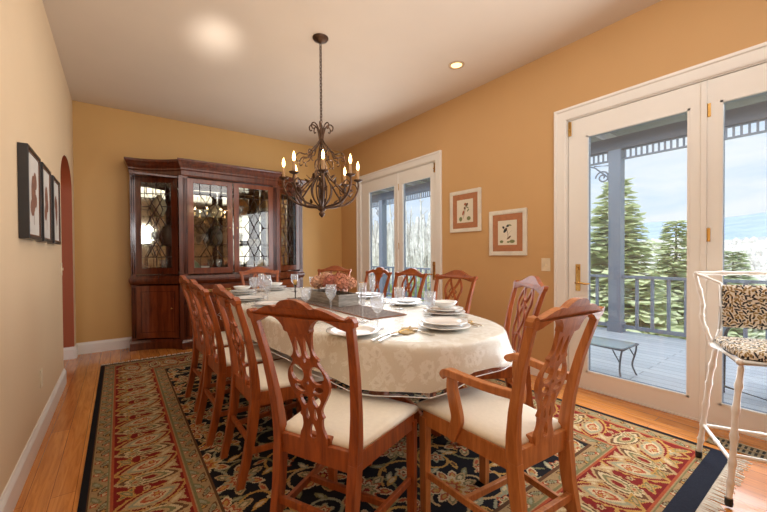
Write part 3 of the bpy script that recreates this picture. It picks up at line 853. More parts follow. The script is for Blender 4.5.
# china
def plate_prof(r, h=.018): return [(.001, .004), (r*.60, .004), (r*.68, .007), (r*.80, h*.8), (r, h), (r*.995, h+.003), (r*.80, h*.8+.004), (r*.68, .011), (r*.58, .0075), (.001, .0075)]
def china(name, label, r, h, kind='plate', group=None):
    t = thing(name, label, kind, (0, 0, 0), 0, group)
    if kind == 'plate':
        mb = MB(); mb.lathe(plate_prof(r, h), n=40); mb.lathe([(r*.55, .005), (r*.55, 0), (r*.50, 0), (r*.50, .005)], n=32); obj('dish', mb, M_china, t)
        mb = MB(); mb.lathe([(r*.90, h*.9+.0037), (r*.985, h*.99+.0032), (r*.985, h*.99+.0028), (r*.90, h*.9+.0030)], n=40); obj('rim_band', mb, plain('pale grey glaze band', (.68, .69, .68), .2), t)
    else:
        mb = MB(); mb.lathe([(.001, .004), (r*.45, .005), (r*.8, h*.45), (r, h), (r*.97, h), (r*.77, h*.47), (r*.43, .009), (.001, .008)], n=36); obj('bowl_body', mb, M_china, t)
        mb = MB(); mb.lathe([(r*.45, .005), (r*.46, 0), (r*.40, 0), (r*.40, .005)], n=28); obj('foot_ring', mb, M_china, t)
    return t
P1 = china('dinner_plate', '', .135, .018); P2 = china('salad_plate', '', .105, .016); PB = china('soup_bowl', '', .085, .042, 'bowl')
used = {}
def put(proto, x, y, z, label, group):
    o = proto if not used.get(proto.name) else dup(proto, (x, y, z), 0)
    used[proto.name] = 1; o.location = (x, y, z); o['label'] = label; o['group'] = group
    return o
PLACES = [  # x, y, stack, where it is
    (1.37, 1.315, 'ds', 'at the place facing the near armchair'),
    (1.70, 1.63, 'dsb', 'at the place of the angled lattice chair'),
    (1.79, 2.12, 'ds', 'at the place under the framed prints'),
    (1.80, 2.68, 'ds', 'before the lattice chair by the far door stile'),
    (1.80, 3.36, 'ds', 'before the farthest chair on the glass door side'),
    (.925, 1.50, 'd', 'just past the nearest chair'),
    (.905, 2.02, 'd', 'before the first chair of the left wall row'),
    (.90, 2.62, 'ds', 'before the middle chair of the left wall row'),
    (.90, 3.14, 'dd', 'before the farthest chair of the left wall row'),
    (.985, 3.70, 'dsb', 'at the far left table corner'),
    (1.40, 3.93, 'dsb', 'at the far table end by the cabinet')]
for x, y, st, wh in PLACES:
    z = TZ
    for k, s in enumerate(st):
        pr, nm, hh = {'d': (P1, 'dinner plate', .0095), 's': (P2, 'smaller plate', .0095), 'b': (PB, 'bowl', .05)}[s]
        if s == 's' and (x, y) == (1.37, 1.315): nm = 'broad soup plate'
        top = 'top ' if k == len(st)-1 and k else ('lowest ' if len(st) > 1 and not k else ('lone ' if len(st) == 1 else 'middle '))
        o = put(pr, x, y, z, top+'white china '+nm+' '+wh, 'white china '+('bowls' if s == 'b' else 'plates')+' on the table')
        if nm == 'broad soup plate': o.scale = (1.16, 1.16, 1.1)
        z += {'d': .0125 if st[k+1:k+2] == 'd' else .0205, 's': .0195, 'b': 0}[s] if k < len(st)-1 else 0

# stemware
def goblet(name, prof_foot, stem, bowl, label, group):
    t = thing(name, label, 'glass', (0, 0, 0), 0, group)
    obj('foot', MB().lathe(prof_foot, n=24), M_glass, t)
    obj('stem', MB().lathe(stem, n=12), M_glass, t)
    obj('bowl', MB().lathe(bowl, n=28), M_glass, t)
    return t
FT = [(.001, 0), (.034, 0), (.035, .002), (.02, .005), (.005, .009)]
wine = goblet('wine_goblet', FT, [(.005, .009), (.0035, .03), (.006, .045), (.0035, .06), (.006, .078), (.012, .084)],
    [(.001, .082), (.014, .085), (.030, .105), (.038, .135), (.037, .165), (.034, .185), (.0325, .185), (.0355, .165), (.0365, .135), (.0285, .107), (.012, .089), (.001, .087)], '', 'wine goblets on the table')
water = goblet('water_goblet', FT, [(.005, .009), (.004, .035), (.006, .05), (.012, .055)],
    [(.001, .054), (.016, .057), (.033, .078), (.036, .11), (.039, .155), (.0375, .155), (.0345, .11), (.031, .080), (.014, .062), (.001, .06)], '', 'water goblets on the table')
flute = goblet('champagne_flute', FT, [(.005, .009), (.0035, .05), (.0035, .085), (.007, .092)],
    [(.001, .091), (.010, .094), (.021, .13), (.024, .18), (.022, .225), (.0208, .225), (.0228, .18), (.0195, .131), (.008, .099), (.001, .097)], '', 'champagne flutes on the table')
for pr, x, y, lab in ((wine, 1.03, 3.42, 'at the far left place beside the stacked bowl'), (wine, .99, 2.96, 'at the farthest place of the left wall row'), (wine, 1.23, 3.68, 'in front of the china cabinet, left of the far end plates'),
                      (wine, 1.50, 3.62, 'at the far table end right of the plate stack'), (wine, 1.165, 2.18, 'between the runner and the first chair of the left wall row'), (wine, 1.085, 1.52, 'beside the lone plate past the nearest chair'),
                      (water, 1.56, 1.62, 'left of the plate stack at the angled lattice chair'), (water, 1.60, 1.97, 'behind the stack of broad plates facing the armchair'), (flute, 1.58, 2.28, 'at the place under the framed prints'),
                      (water, 1.64, 2.83, 'before the lattice chair by the far door stile'), (flute, 1.02, 3.22, 'beside the double plate of the left wall row'), (water, 1.12, 3.80, 'at the far left table corner behind the bowl'),
                      (water, 1.68, 3.55, 'at the farthest place on the glass door side'), (flute, 1.13, 1.73, 'past the nearest chair, next to the runner corner'), (water, 1.09, 2.42, 'at the middle place of the left wall row')):
    nm = {wine.name.split('.')[0]: 'clear stemmed wine goblet '}.get(pr.name, 'clear short-stemmed water goblet ' if pr is water else 'tall clear champagne flute ')
    put(pr, x, y, TZ, nm+lab, pr.get('group'))
# pair of glass candle stands with amber cups flanking the flowers
for x, y, lab in ((1.535, 2.37, 'near'), (1.25, 3.00, 'far')):
    t = thing('candle_stand', 'slim glass candle stand with amber cup at the %s end of the flower box' % lab, 'candle holder', (x, y, TZ), 0, 'candle stands beside the flowers')
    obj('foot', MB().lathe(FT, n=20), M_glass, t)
    obj('stem', MB().lathe([(.005, .009), (.004, .05), (.007, .07), (.004, .09), (.008, .12), (.016, .126)], n=12), plain('dark bronze stem', (.05, .03, .02), .3, .7), t)
    obj('cup', MB().lathe([(.001, .125), (.010, .127), (.016, .145), (.018, .172), (.0168, .172), (.015, .147), (.001, .132)], n=20), plain('amber glass cup', (.55, .33, .10), .15, var=.3, scale=40), t, label='amber cup')
# flatware
def cutlery(kind):
    t = thing('table_'+kind, '', kind, (0, 0, 0))
    mb = MB(); mb.bar([(0, -.095, .003), (0, -.05, .005), (0, .02, .006), (0, .04, .005)], [.016, .012, .007, .006], [.003, .003, .003, .003], (1, 0, 0)); obj('grip', mb, M_silver, t, .0008)
    mb = MB()
    if kind == 'fork':
        mb.bar([(0, .04, .005), (0, .055, .004), (0, .066, .003)], [.006, .016, .021], .0025, (1, 0, 0))
        for k in range(4): mb.bar([(-.009+k*.006, .064, .003), (-.009+k*.006, .085, .004), (-.009+k*.006, .103, .008)], [.0032, .003, .0015], .002, (1, 0, 0))
        obj('tines', mb, M_silver, t)
    elif kind == 'knife':
        mb.bar([(0, .04, .004), (.002, .06, .004), (.003, .10, .004), (0, .125, .004)], [.008, .018, .017, .004], .002, (1, 0, 0)); obj('blade', mb, M_silver, t)
    else:
        vs = [(.020*sin(a)*(1-.15*cos(a)), .068+.030*cos(a)) for a in [2*pi*k/18 for k in range(18)]]
        mb.loft([[((x)*f, .068+(y-.068)*f, z) for x, y in vs] for f, z in ((1, .0065), (.75, .0035), (.4, .0015), (.05, .0012))], True, False, True); obj('spoon_bowl', mb, M_silver, t)
    return t
FK, KN, SP = cutlery('fork'), cutlery('knife'), cutlery('spoon')
def facing_pos(x, y, fx, fy, off): return x-fy*-off, y+fx*-off
for (x, y, st, wh), (fx, fy) in zip(PLACES, [(0, 1), (-.87, .49), (-1, 0), (-1, 0), (-1, 0), (.9, .43), (1, 0), (1, 0), (1, 0), (.6, -.8), (0, -1)]):
    a = atan2(fy, fx)-pi/2
    rx, ry = fy, -fx       # diner's right
    for pr, off, nm in ((FK, -.165, 'fork left of the setting '), (KN, .160, 'knife right of the setting '), (SP, .195, 'spoon outside the knife ')):
        if (pr is not FK) and wh.startswith('at the far'): pass
        px, py = x+rx*off, y+ry*off
        # keep it on the table top
        if abs((px-TCX)/(TA-.02))**2.7+abs((py-TCY)/(TB-.02))**2.7 > .90: continue
        o = pr if not used.get(pr.name) else dup(pr, (0, 0, 0), 0)
        used[pr.name] = 1; o.location = (px, py, TZ); o.rotation_euler.z = a; o['label'] = 'silver '+nm+wh; o['group'] = 'silver flatware at the places'
# folded gold napkins
for x, y, rz, lab in ((1.20, 1.40, .7, 'tan folded napkin left of the broad plates facing the armchair'), (1.135, 1.36, .2, 'gold folded napkin between the lone plate and the broad plates'), (1.56, 1.33, -.3, 'tan folded napkin right of the broad plates facing the armchair')):
    t = thing('folded_napkin', lab, 'napkin', (x, y, TZ), rz, 'folded napkins on the table')
    mb = MB(); 
    for k in range(3): mb.prism([(-.035+.004*k, -.045), (.035, -.045+.006*k), (.03-.003*k, .045), (-.03, .040-.005*k)], lambda u, v, w: (u, v, w), .0005+k*.0016, .0019+k*.0016)
    obj('cloth', mb, M_gold, t, .001)
    obj('napkin_ring', MB().tube([(.0+.042*cos(a), .0, .0078+.0050*sin(a)) for a in [2*pi*k/24 for k in range(24)]], .0022, 8, loop=True), M_brass, t)

# ------------------------------------------------------------------ china cabinet with concave wings and latticed glass doors
CXc = 1.225                       # centre line
CW, CO = .595, 1.110              # half width of the middle, of the whole
YC, YW, YBk = 4.985, 5.30, 5.488  # front of the middle, outer front edge of the wings, back
def wing(s, f, out=0.0):
    """point on the concave wing front; f 0 outer .. 1 at the middle; out pushes it toward the room"""
    x = CO-(CO-CW)*f; y = YW-(YW-YC-.03)*f**2.1
    dx, dy = -(CO-CW), -(YW-YC-.03)*2.1*max(f, 1e-4)**1.1
    l = hypot(dx, dy); nx, ny = -dy/l*-1, dx/l
    # normal toward the room (negative y)
    return (s*(x+abs(dy)/l*-0+(-dy/l)*0-0+ (dy/l)*out*-1*0+ (abs(dy)/l)*out*1), y-abs(dx)/l*out)
cab = thing('china_cabinet', 'tall dark mahogany breakfront china cabinet with latticed glass doors against the far wall', 'cabinet', (CXc, 0, 0))
N = 14
def front_line(out, base=0.0):
    """left outer back -> wing -> middle -> wing -> right outer back"""
    L = [(-CO-out, YBk)]
    L += [(wing(-1, i/N, 0)[0]-(out if i == 0 else 0), wing(-1, i/N, 0)[1]-out) for i in range(N+1)]
    L += [(-CW-out, YC-out), (CW+out, YC-out)]
    L += [(wing(1, i/N, 0)[0]+(out if i == 0 else 0), wing(1, i/N, 0)[1]-out) for i in range(N, -1, -1)]
    L += [(CO+out, YBk)]
    return L
def slabs(levels):
    """moulding built from (out, z) levels following the front"""
    mb = MB(); rings = [[(x, y, z) for x, y in front_line(o)] for o, z in levels]
    mb.loft(rings, True, True, False); return mb
obj('plinth', slabs([(.022, 0), (.022, .085), (.016, .10), (.008, .115), (0, .12)]), M_cab, cab)
obj('waist_moulding', slabs([(0, .800), (.010, .806), (.018, .825), (.024, .845), (.024, .868), (.012, .885), (.004, .905)]), M_cab, cab)
obj('cornice', slabs([(0, 2.135), (.006, 2.15), (.006, 2.20), (.016, 2.212), (.016, 2.232), (.03, 2.26), (.042, 2.290), (.052, 2.308), (.055, 2.320), (.055, 2.335), (.03, 2.338)]), M_cab, cab)
# lower carcass: sides, back; fronts are separate
mb = MB()
for s in (-1, 1): mb.box(min(s*CO, s*(CO-.022)), max(s*CO, s*(CO-.022)), YW+.004, YBk, .12, .80)
mb.box(-CO, CO, YBk-.015, YBk, .12, .80); mb.box(-CW, -CW+.022, YC+.02, YBk-.02, .12, .80); mb.box(CW-.022, CW, YC+.02, YBk-.02, .12, .80)
obj('lower_carcass', mb, M_cab, cab)
mb = MB()
for s in (-1, 1):
    mb.box(min(s*CO, s*(CO-.022)), max(s*CO, s*(CO-.022)), YW+.004, YBk, .90, 2.14)
mb.box(-CO, CO, YBk-.012, YBk, .90, 2.14); mb.box(-CO+.02, CO-.02, YC+.08, YBk-.012, 2.115, 2.135)
obj('upper_carcass', mb, M_cab, cab)
obj('back_mirror', MB().box(-CO+.024, CO-.024, YBk-.018, YBk-.013, .91, 2.11), M_mirror, cab, label='mirror lining the back')
# face frame posts: outer corners and middle corners, with reeding
def posts(s, z0, z1):
    mb = MB(); x = s*(CO-.025); mb.box(x-.025, x+.025, YW-.008, YW+.02, z0, z1)
    for k in (-1, 1): mb.tube([(x+k*.010, YW-.006, z0+.03), (x+k*.010, YW-.006, z1-.03)], .005, 6)
    m2 = MB(); x = s*(CW-.030); xa, ya = wing(s, .93); m2.box(min(xa, x-s*.03), max(xa, x-s*.03), YC, YC+.06, z0, z1)
    for k in (-1, 0, 1): m2.tube([(x+k*.016, YC+.001, z0+.03), (x+k*.016, YC+.001, z1-.03)], .0055, 6)
    return mb, m2
for z0, z1 in ((.12, .80), (.90, 2.14)):
    for s in (-1, 1):
        for o_ in posts(s, z0, z1): obj('reeded_post', o_, M_cab, cab)
# door lattice in (0..1, 0..1)
LAT = [((.18, 0), (.18, .13)), ((.82, 0), (.82, .13)), ((.18, 1), (.18, .87)), ((.82, 1), (.82, .87)), ((0, .13), (1, .13)), ((0, .87), (1, .87)),
       ((.5, 0), (.5, .13)), ((.5, 1), (.5, .87)), ((.18, .87), (.82, .5)), ((.82, .87), (.18, .5)), ((.18, .5), (.82, .13)), ((.82, .5), (.18, .13)),
       ((0, .5), (.18, .5)), ((.82, .5), (1, .5)), ((0, .72), (.33, .72)), ((.67, .72), (1, .72)), ((0, .28), (.33, .28)), ((.67, .28), (1, .28)),
       ((.5, .87), (.27, .685)), ((.5, .87), (.73, .685)), ((.27, .685), (.5, .5)), ((.73, .685), (.5, .5)), ((.5, .5), (.27, .315)), ((.5, .5), (.73, .315)), ((.27, .315), (.5, .13)), ((.73, .315), (.5, .13))]
M_munt = plain('dark muntin', (.05, .018, .010), .35)
def lattice(fn, n=1):
    mb = MB()
    for (a, b), (c, d) in LAT:
        mb.tube([fn(a+(c-a)*i/n, b+(d-b)*i/n) for i in range(n+1)], .0062, 6)
    return mb
# middle glass doors
for x0, x1, kx in ((-.535, -.008, -.045), (.008, .535, .045)):
    z0, z1, st = .925, 2.115, .066; mb = MB()
    y0, y1 = YC+.006, YC+.030
    mb.box(x0, x0+st, y0, y1, z0, z1); mb.box(x1-st, x1, y0, y1, z0, z1); mb.box(x0+st, x1-st, y0, y1, z0, z0+st+.01); mb.box(x0+st, x1-st, y0, y1, z1-st+.012, z1)
    d = obj('glass_door', mb, M_cabred, cab, .003)
    gx0, gx1, gz0, gz1 = x0+st, x1-st, z0+st+.01, z1-st+.012
    obj('lattice', lattice(lambda u, v: (gx0+(gx1-gx0)*u, y0+.006, gz0+(gz1-gz0)*v)), M_munt, d)
    obj('pane', MB().box(gx0-.003, gx1+.003, y0+.011, y0+.014, gz0-.003, gz1+.003), M_cabglass, d)
    mb = MB(); mb.lathe([(.001, -.002), (.009, 0), (.009, .004), (.001, .006)], n=12)
    k = obj('keyhole_plate', mb, M_brass, d); k.rotation_euler = (pi/2, 0, 0); k.location = (kx, y0-.001, 1.52)
# curved glass doors of the wings
def curved(s, f0, f1, z0, z1, t0, t1, n=8):
    mb = MB(); rings = []
    for i in range(n+1):
        f = f0+(f1-f0)*i/n; x, y = wing(s, f); rings.append([(x, y+t0, z0), (x, y+t1, z0), (x, y+t1, z1), (x, y+t0, z1)])
    return mb.loft(rings, True, True, False)
def merge(*ms):
    mb = MB()
    for m in ms: mb.add(m.v, m.f)
    return mb
for s in (-1, 1):
    f0, f1, z0, z1 = .10, .92, .925, 2.115; a, b = .215, .80
    fr = merge(curved(s, f0, a, z0, z1, 0, .024, 3), curved(s, b, f1, z0, z1, 0, .024, 3), curved(s, a, b, z0, z0+.076, 0, .024), curved(s, a, b, z1-.054, z1, 0, .024))
    d = obj('curved_glass_door', fr, M_cab, cab)
    gz0, gz1 = z0+.076, z1-.054
    obj('lattice', lattice(lambda u, v: (*(lambda p: (p[0], p[1]+.008))(wing(s, a+(b-a)*u)), gz0+(gz1-gz0)*v), 4), M_munt, d)
    obj('pane', curved(s, a, b, gz0, gz1, .013, .016), M_cabglass, d)
    # lower curved panel door
    z0, z1 = .135, .785
    d = obj('curved_panel_door', curved(s, f0, f1, z0, z1, 0, .022, 10), M_cabred, cab)
    obj('bead', merge(curved(s, .18, .20, z0+.07, z1-.07, -.003, .002, 1), curved(s, .83, .85, z0+.07, z1-.07, -.003, .002, 1), curved(s, .18, .85, z0+.07, z0+.078, -.003, .002), curved(s, .18, .85, z1-.078, z1-.07, -.003, .002)), M_cab, d)
    x, y = wing(s, .78); mb = MB(); mb.ball((x, y-.010, .50), .012); mb.tube([(x, y, .5), (x, y-.008, .5)], .005); obj('knob', mb, M_brass, d)
# middle drawers and doors
rail = MB()
rail.box(-.535, .535, YC+.006, YC+.03, .12, .145); rail.box(-.535, .535, YC+.006, YC+.03, .62, .635); rail.box(-.535, .535, YC+.006, YC+.03, .785, .80); rail.box(-.535, .535, YC+.03, YC+.045, .12, .80)
obj('front_rails', rail, M_cab, cab)
for x0, x1 in ((-.532, -.182), (-.176, .176), (.182, .532)):
    d = obj('drawer', MB().box(x0, x1, YC+.002, YC+.028, .638, .782), M_cabred, cab, .003)
    for u in ((x0+x1)/2-.075, (x0+x1)/2+.075):
        mb = MB(); mb.tube(spline([(u-.03, YC-.004, .718), (u-.025, YC-.018, .700), (u, YC-.022, .692), (u+.025, YC-.018, .700), (u+.03, YC-.004, .718)], 4), .0035, 8); mb.box(u-.036, u+.036, YC-.001, YC+.003, .705, .728); obj('bail_pull', mb, M_brass, d)
for x0, x1 in ((-.532, -.004), (.004, .532)):
    d = obj('panel_door', MB().box(x0, x1, YC+.002, YC+.028, .148, .617), M_cabred, cab, .003)
    mb = MB(); e = .06
    for q in ((x0+e, x0+e+.008, .208, .557), (x1-e-.008, x1-e, .208, .557), (x0+e, x1-e, .208, .216), (x0+e, x1-e, .549, .557)): mb.box(q[0], q[1], YC-.002, YC+.003, q[2], q[3])
    obj('bead', mb, M_cab, d)
    mb = MB(); mb.ball(((x1-.03) if x0 < -.1 else (x0+.03), YC-.010, .40), .012); obj('knob', mb, M_brass, d)
# glass shelves
SHELF = (.915, 1.28, 1.66)
mb = MB(); mb.loft([[(x*.965, min(y+.075, YBk-.02), z) for x, y in front_line(-.02)] for z in (.906, .914)], True, True, False); obj('shelf_board', mb, M_cab, cab)
for z in SHELF[1:]:
    mb = MB(); mb.loft([[(x*.965, min(y+.085, YBk-.02), zz) for x, y in front_line(-.02)] for zz in (z-.008, z-.001)], True, True, False); obj('glass_shelf', mb, clear('green edge glass', (.90, .96, .93)), cab)
# what stands in it
cg = 'white china displayed in the cabinet'
def place(pr, x, y, z, label, group): return put(pr, CXc+x, y, z, label, group)
for x, y, zi, lab in ((-.33, 5.24, 0, 'bottom shelf behind the first glass door'), (.30, 5.24, 0, 'bottom shelf behind the second glass door'), (.34, 5.22, 1, 'middle shelf behind the second glass door'), (-.34, 5.25, 2, 'top shelf behind the first glass door')):
    z = SHELF[zi]+.001
    for k in range(3): place(P2, x, y, z+k*.018, 'white plate, %s of a stack on the cabinet %s' % (('lowest', 'middle', 'topmost')[k], lab), cg)
    place(PB, x, y, z+.056, 'white bowl on the plate stack on the cabinet '+lab, cg)
for x, y, zi, lab in ((-.14, 5.20, 0, 'bottom shelf near the centre stile'), (-.46, 5.30, 1, 'middle shelf behind the first glass door'), (-.30, 5.22, 1, 'middle shelf, central in the first door'), (.15, 5.20, 1, 'middle shelf near the centre stile'), (.13, 5.25, 0, 'bottom shelf right of the centre stile'),
                      (.16, 5.26, 2, 'top shelf right of the centre stile'), (.42, 5.25, 2, 'top shelf behind the second glass door'), (-.85, 5.40, 1, 'middle shelf of the curved wing beside the arch'), (-.76, 5.36, 0, 'bottom shelf of the curved wing beside the arch'), (.80, 5.40, 1, 'middle shelf of the curved wing by the room corner')):
    place(water if (zi+int(x*100)) % 2 else wine, x, y, SHELF[zi]+.001, 'clear goblet displayed on the cabinet '+lab, 'goblets displayed in the cabinet')
def vase(name, label, prof, mat, loc, cat='vase', handle=False, lid=False):
    t = thing(name, label, cat, loc); obj('body', MB().lathe(prof, n=28), mat, t)
    h = prof[len(prof)//2][1]
    if lid:
        mb = MB(); zt = max(z for r, z in prof); mb.lathe([(.045, zt), (.03, zt+.016), (.008, zt+.022), (.012, zt+.036), (.001, zt+.042)], n=20); obj('lid', mb, mat, t)
    if handle:
        zt = max(z for r, z in prof); mb = MB(); mb.tube(spline([(.05, 0, zt*.8), (.10, 0, zt*.85), (.11, 0, zt*.5), (.06, 0, zt*.28)], 5), .007); obj('handle', mb, mat, t)
        mb = MB(); mb.tube(spline([(-.06, 0, zt*.3), (-.095, 0, zt*.5), (-.11, 0, zt*.8), (-.125, 0, zt*.85)], 5), [.016-.0006*i for i in range(16)]); obj('spout', mb, mat, t)
    return t
M_cream = plain('cream pottery', (.62, .52, .34), .3, coat=.4); M_darkpot = plain('dark bronze pottery', (.06, .05, .035), .3); M_green = plain('green pottery', (.10, .16, .08), .3, coat=.3)
V1 = [(.001, .003), (.04, .004), (.045, .02), (.075, .09), (.08, .14), (.06, .20), (.03, .24), (.035, .27), (.031, .27), (.026, .24)]
vase('pottery_vase', 'dark rounded vase on the middle cabinet shelf behind the first glass door', V1, M_darkpot, (CXc-.15, 5.27, SHELF[1]+.001))
vase('pottery_vase', 'dark vase on the middle shelf of the curved cabinet wing beside the arch', V1, M_darkpot, (CXc-.72, 5.34, SHELF[1]+.001))
T1 = [(.001, .002), (.05, .003), (.085, .05), (.09, .09), (.07, .14), (.045, .16)]
vase('tea_pot', 'cream lidded teapot on the bottom cabinet shelf behind the second glass door', T1, M_cream, (CXc+.44, 5.2, SHELF[0]+.001), 'teapot', True, True)
vase('covered_jar', 'green covered jar on the bottom cabinet shelf behind the first glass door', T1, M_green, (CXc-.46, 5.2, SHELF[0]+.001), 'jar', False, True)
vase('covered_jar', 'cream covered jar on the top cabinet shelf in the first glass door', T1, M_cream, (CXc-.16, 5.25, SHELF[2]+.001), 'jar', False, True)
vase('pottery_vase', 'cream slender vase on the top shelf of the curved wing beside the arch', V1, M_cream, (CXc-.80, 5.38, SHELF[2]+.001))

# ------------------------------------------------------------------ chandelier
HX, HY = 1.38, 2.73
chd = thing('chandelier', 'bronze scrolled iron chandelier with eight lit candle arms over the table', 'chandelier', (HX, HY, -.018))
obj('ceiling_canopy', MB().lathe([(.001, H-.045), (.012, H-.042), (.03, H-.03), (.058, H-.018), (.066, H-.006), (.066, H)], n=28), M_bronze, chd).location.z = .018
mb = MB(); z = H-.045; k = 0
while z > 2.275:
    a = k % 2*pi/2+.4; u = (cos(a)*.0095, sin(a)*.0095)
    mb.tube([(u[0]*sin(t), u[1]*sin(t), z-.016+.0175*cos(t)) for t in [2*pi*j/12 for j in range(12)]], .0038, 5, loop=True); z -= .0255; k += 1
obj('chain', mb, M_bronze, chd).location.z = .018
def rad(a, pts): return [(r*cos(a), r*sin(a), z) for r, z in pts]
mb = MB(); mb.lathe([(.004, 2.275), (.012, 2.26), (.016, 2.20), (.010, 2.17), (.018, 2.14), (.012, 2.10)], n=14); mb.lathe([(.001, 1.485), (.010, 1.492), (.022, 1.505), (.026, 1.52), (.014, 1.535), (.034, 1.552), (.038, 1.565), (.020, 1.585), (.008, 1.60)], n=18)
mb.tube([(0, 0, 1.59), (0, 0, 2.12)], .006, 8); mb.lathe([(.008, 1.72), (.024, 1.74), (.028, 1.765), (.02, 1.79), (.008, 1.80)], n=14)
obj('centre_stem', mb, M_bronze, chd)
for k in range(8):
    a = k*pi/4+.2
    mb = MB()
    mb.tube(rad(a, [(p.x, p.y) for p in spline([(.014, 2.13, 0), (.022, 2.19, 0), (.04, 2.245, 0), (.075, 2.265, 0), (.098, 2.245, 0), (.092, 2.215, 0), (.075, 2.218, 0)], 4)]), .0055, 6)
    obj('crown_scroll', mb, M_bronze, chd)
    a += pi/8
    mb = MB()
    mb.tube(rad(a, [(p.x, p.y) for p in spline([(.012, 2.16, 0), (.022, 2.12, 0), (.075, 2.055, 0), (.130, 2.005, 0), (.185, 2.010, 0), (.215, 1.975, 0), (.205, 1.94, 0), (.185, 1.95, 0)], 4)]), [.0058]*20+[.005]*9, 6)
    mb.tube(rad(a, [(p.x, p.y) for p in spline([(.085, 2.045, 0), (.115, 1.98, 0), (.150, 1.965, 0), (.155, 1.935, 0), (.137, 1.93, 0)], 4)]), .0045, 6)
    obj('upper_scroll', mb, M_bronze, chd)
    mb = MB(); mb.tube(rad(a, [(p.x, p.y) for p in spline([(.008, 1.93, 0), (.018, 1.87, 0), (.06, 1.80, 0), (.088, 1.73, 0), (.075, 1.65, 0), (.025, 1.58, 0)], 5)]), .006, 6); obj('basket_rod', mb, M_bronze, chd)
M_candle = plain('candle sleeve', (.30, .17, .075), .5)
M_flame = plain('lit candle bulb', (1, .8, .5), .3, emis=((1, .62, .22), 14))
def leafshape(mb, c, d, n, ln, wd):
    d = Vector(d).normalized(); n = Vector(n); sd = d.cross(n).normalized(); up = sd.cross(d)
    row = []
    for i in range(7):
        f = i/6; w = wd*sin(pi*min(1, f*.95+.05))**.8*(1.05-.3*f); p = Vector(c)+d*ln*f-up*ln*.25*f*f
        row.append([p-sd*w/2+up*.004, p+up*0, p+sd*w/2+up*.004])
    mb.loft(row, False, False, True)
FA0 = -pi/2-.60+.17             # one arm turned toward the viewer
for k in range(8):
    a = FA0+k*pi/4; u = Vector((cos(a), sin(a), 0)); sd = Vector((-u.y, u.x, 0))
    mb = MB()
    P = spline([(.010, 2.06, 0), (.030, 1.95, 0), (.048, 1.88, 0), (.085, 1.81, 0), (.145, 1.755, 0), (.200, 1.70, 0), (.245, 1.665, 0)], 5)
    mb.tube(rad(a, [(p.x, p.y) for p in P]), .0075, 6)
    P = spline([(.020, 1.560, 0), (.07, 1.575, 0), (.13, 1.582, 0), (.20, 1.600, 0), (.265, 1.645, 0), (.300, 1.705, 0), (.312, 1.760, 0), (.308, 1.795, 0)], 5)
    mb.tube(rad(a, [(p.x, p.y) for p in P]), .0088, 8)
    P = spline([(.304, 1.720, 0), (.288, 1.762, 0), (.262, 1.772, 0), (.235, 1.745, 0), (.248, 1.715, 0), (.270, 1.722, 0)], 5)
    mb.tube(rad(a, [(p.x, p.y) for p in P]), .005, 6)
    arm = obj('arm', mb, M_bronze, chd)
    mb = MB()
    for (r, z), s, ln in (((.13, 1.585), 1, .055), ((.20, 1.602), -1, .06), ((.275, 1.655), 1, .06), ((.24, 1.668), -1, .055), ((.10, 1.80), 1, .05), ((.15, 1.752), -1, .05)):
        leafshape(mb, u*r+Vector((0, 0, z)), u*.35+sd*s*.5+Vector((0, 0, .75)), u*-.6+Vector((0, 0, .4)), ln, .030)
    obj('leaves', mb, M_bronze, arm)
    c = u*.308
    obj('drip_cup', MB().lathe([(.001, 1.792), (.014, 1.794), (.034, 1.803), (.040, 1.812), (.037, 1.813), (.012, 1.802), (.001, 1.801)], (c.x, c.y, 0), 18), M_bronze, arm)
    obj('candle', MB().lathe([(.0125, 1.801), (.0125, 1.892), (.009, 1.896), (.001, 1.896)], (c.x, c.y, 0), 12), M_candle, arm)
    obj('flame_bulb', MB().lathe([(.006, 1.896), (.010, 1.908), (.0125, 1.922), (.0105, 1.942), (.005, 1.960), (.001, 1.972)], (c.x, c.y, 0), 12), M_flame, arm, label='lit flame-shaped bulb')
    l = bpy.data.lights.new('candle_glow', 'POINT'); l.energy = .9; l.color = (1, .72, .40); l.shadow_soft_size = .02
    o = bpy.data.objects.new('candle_glow', l); COL.objects.link(o); o.location = (HX+u.x*.30, HY+u.y*.30, 2.0); o['kind'] = 'helper'

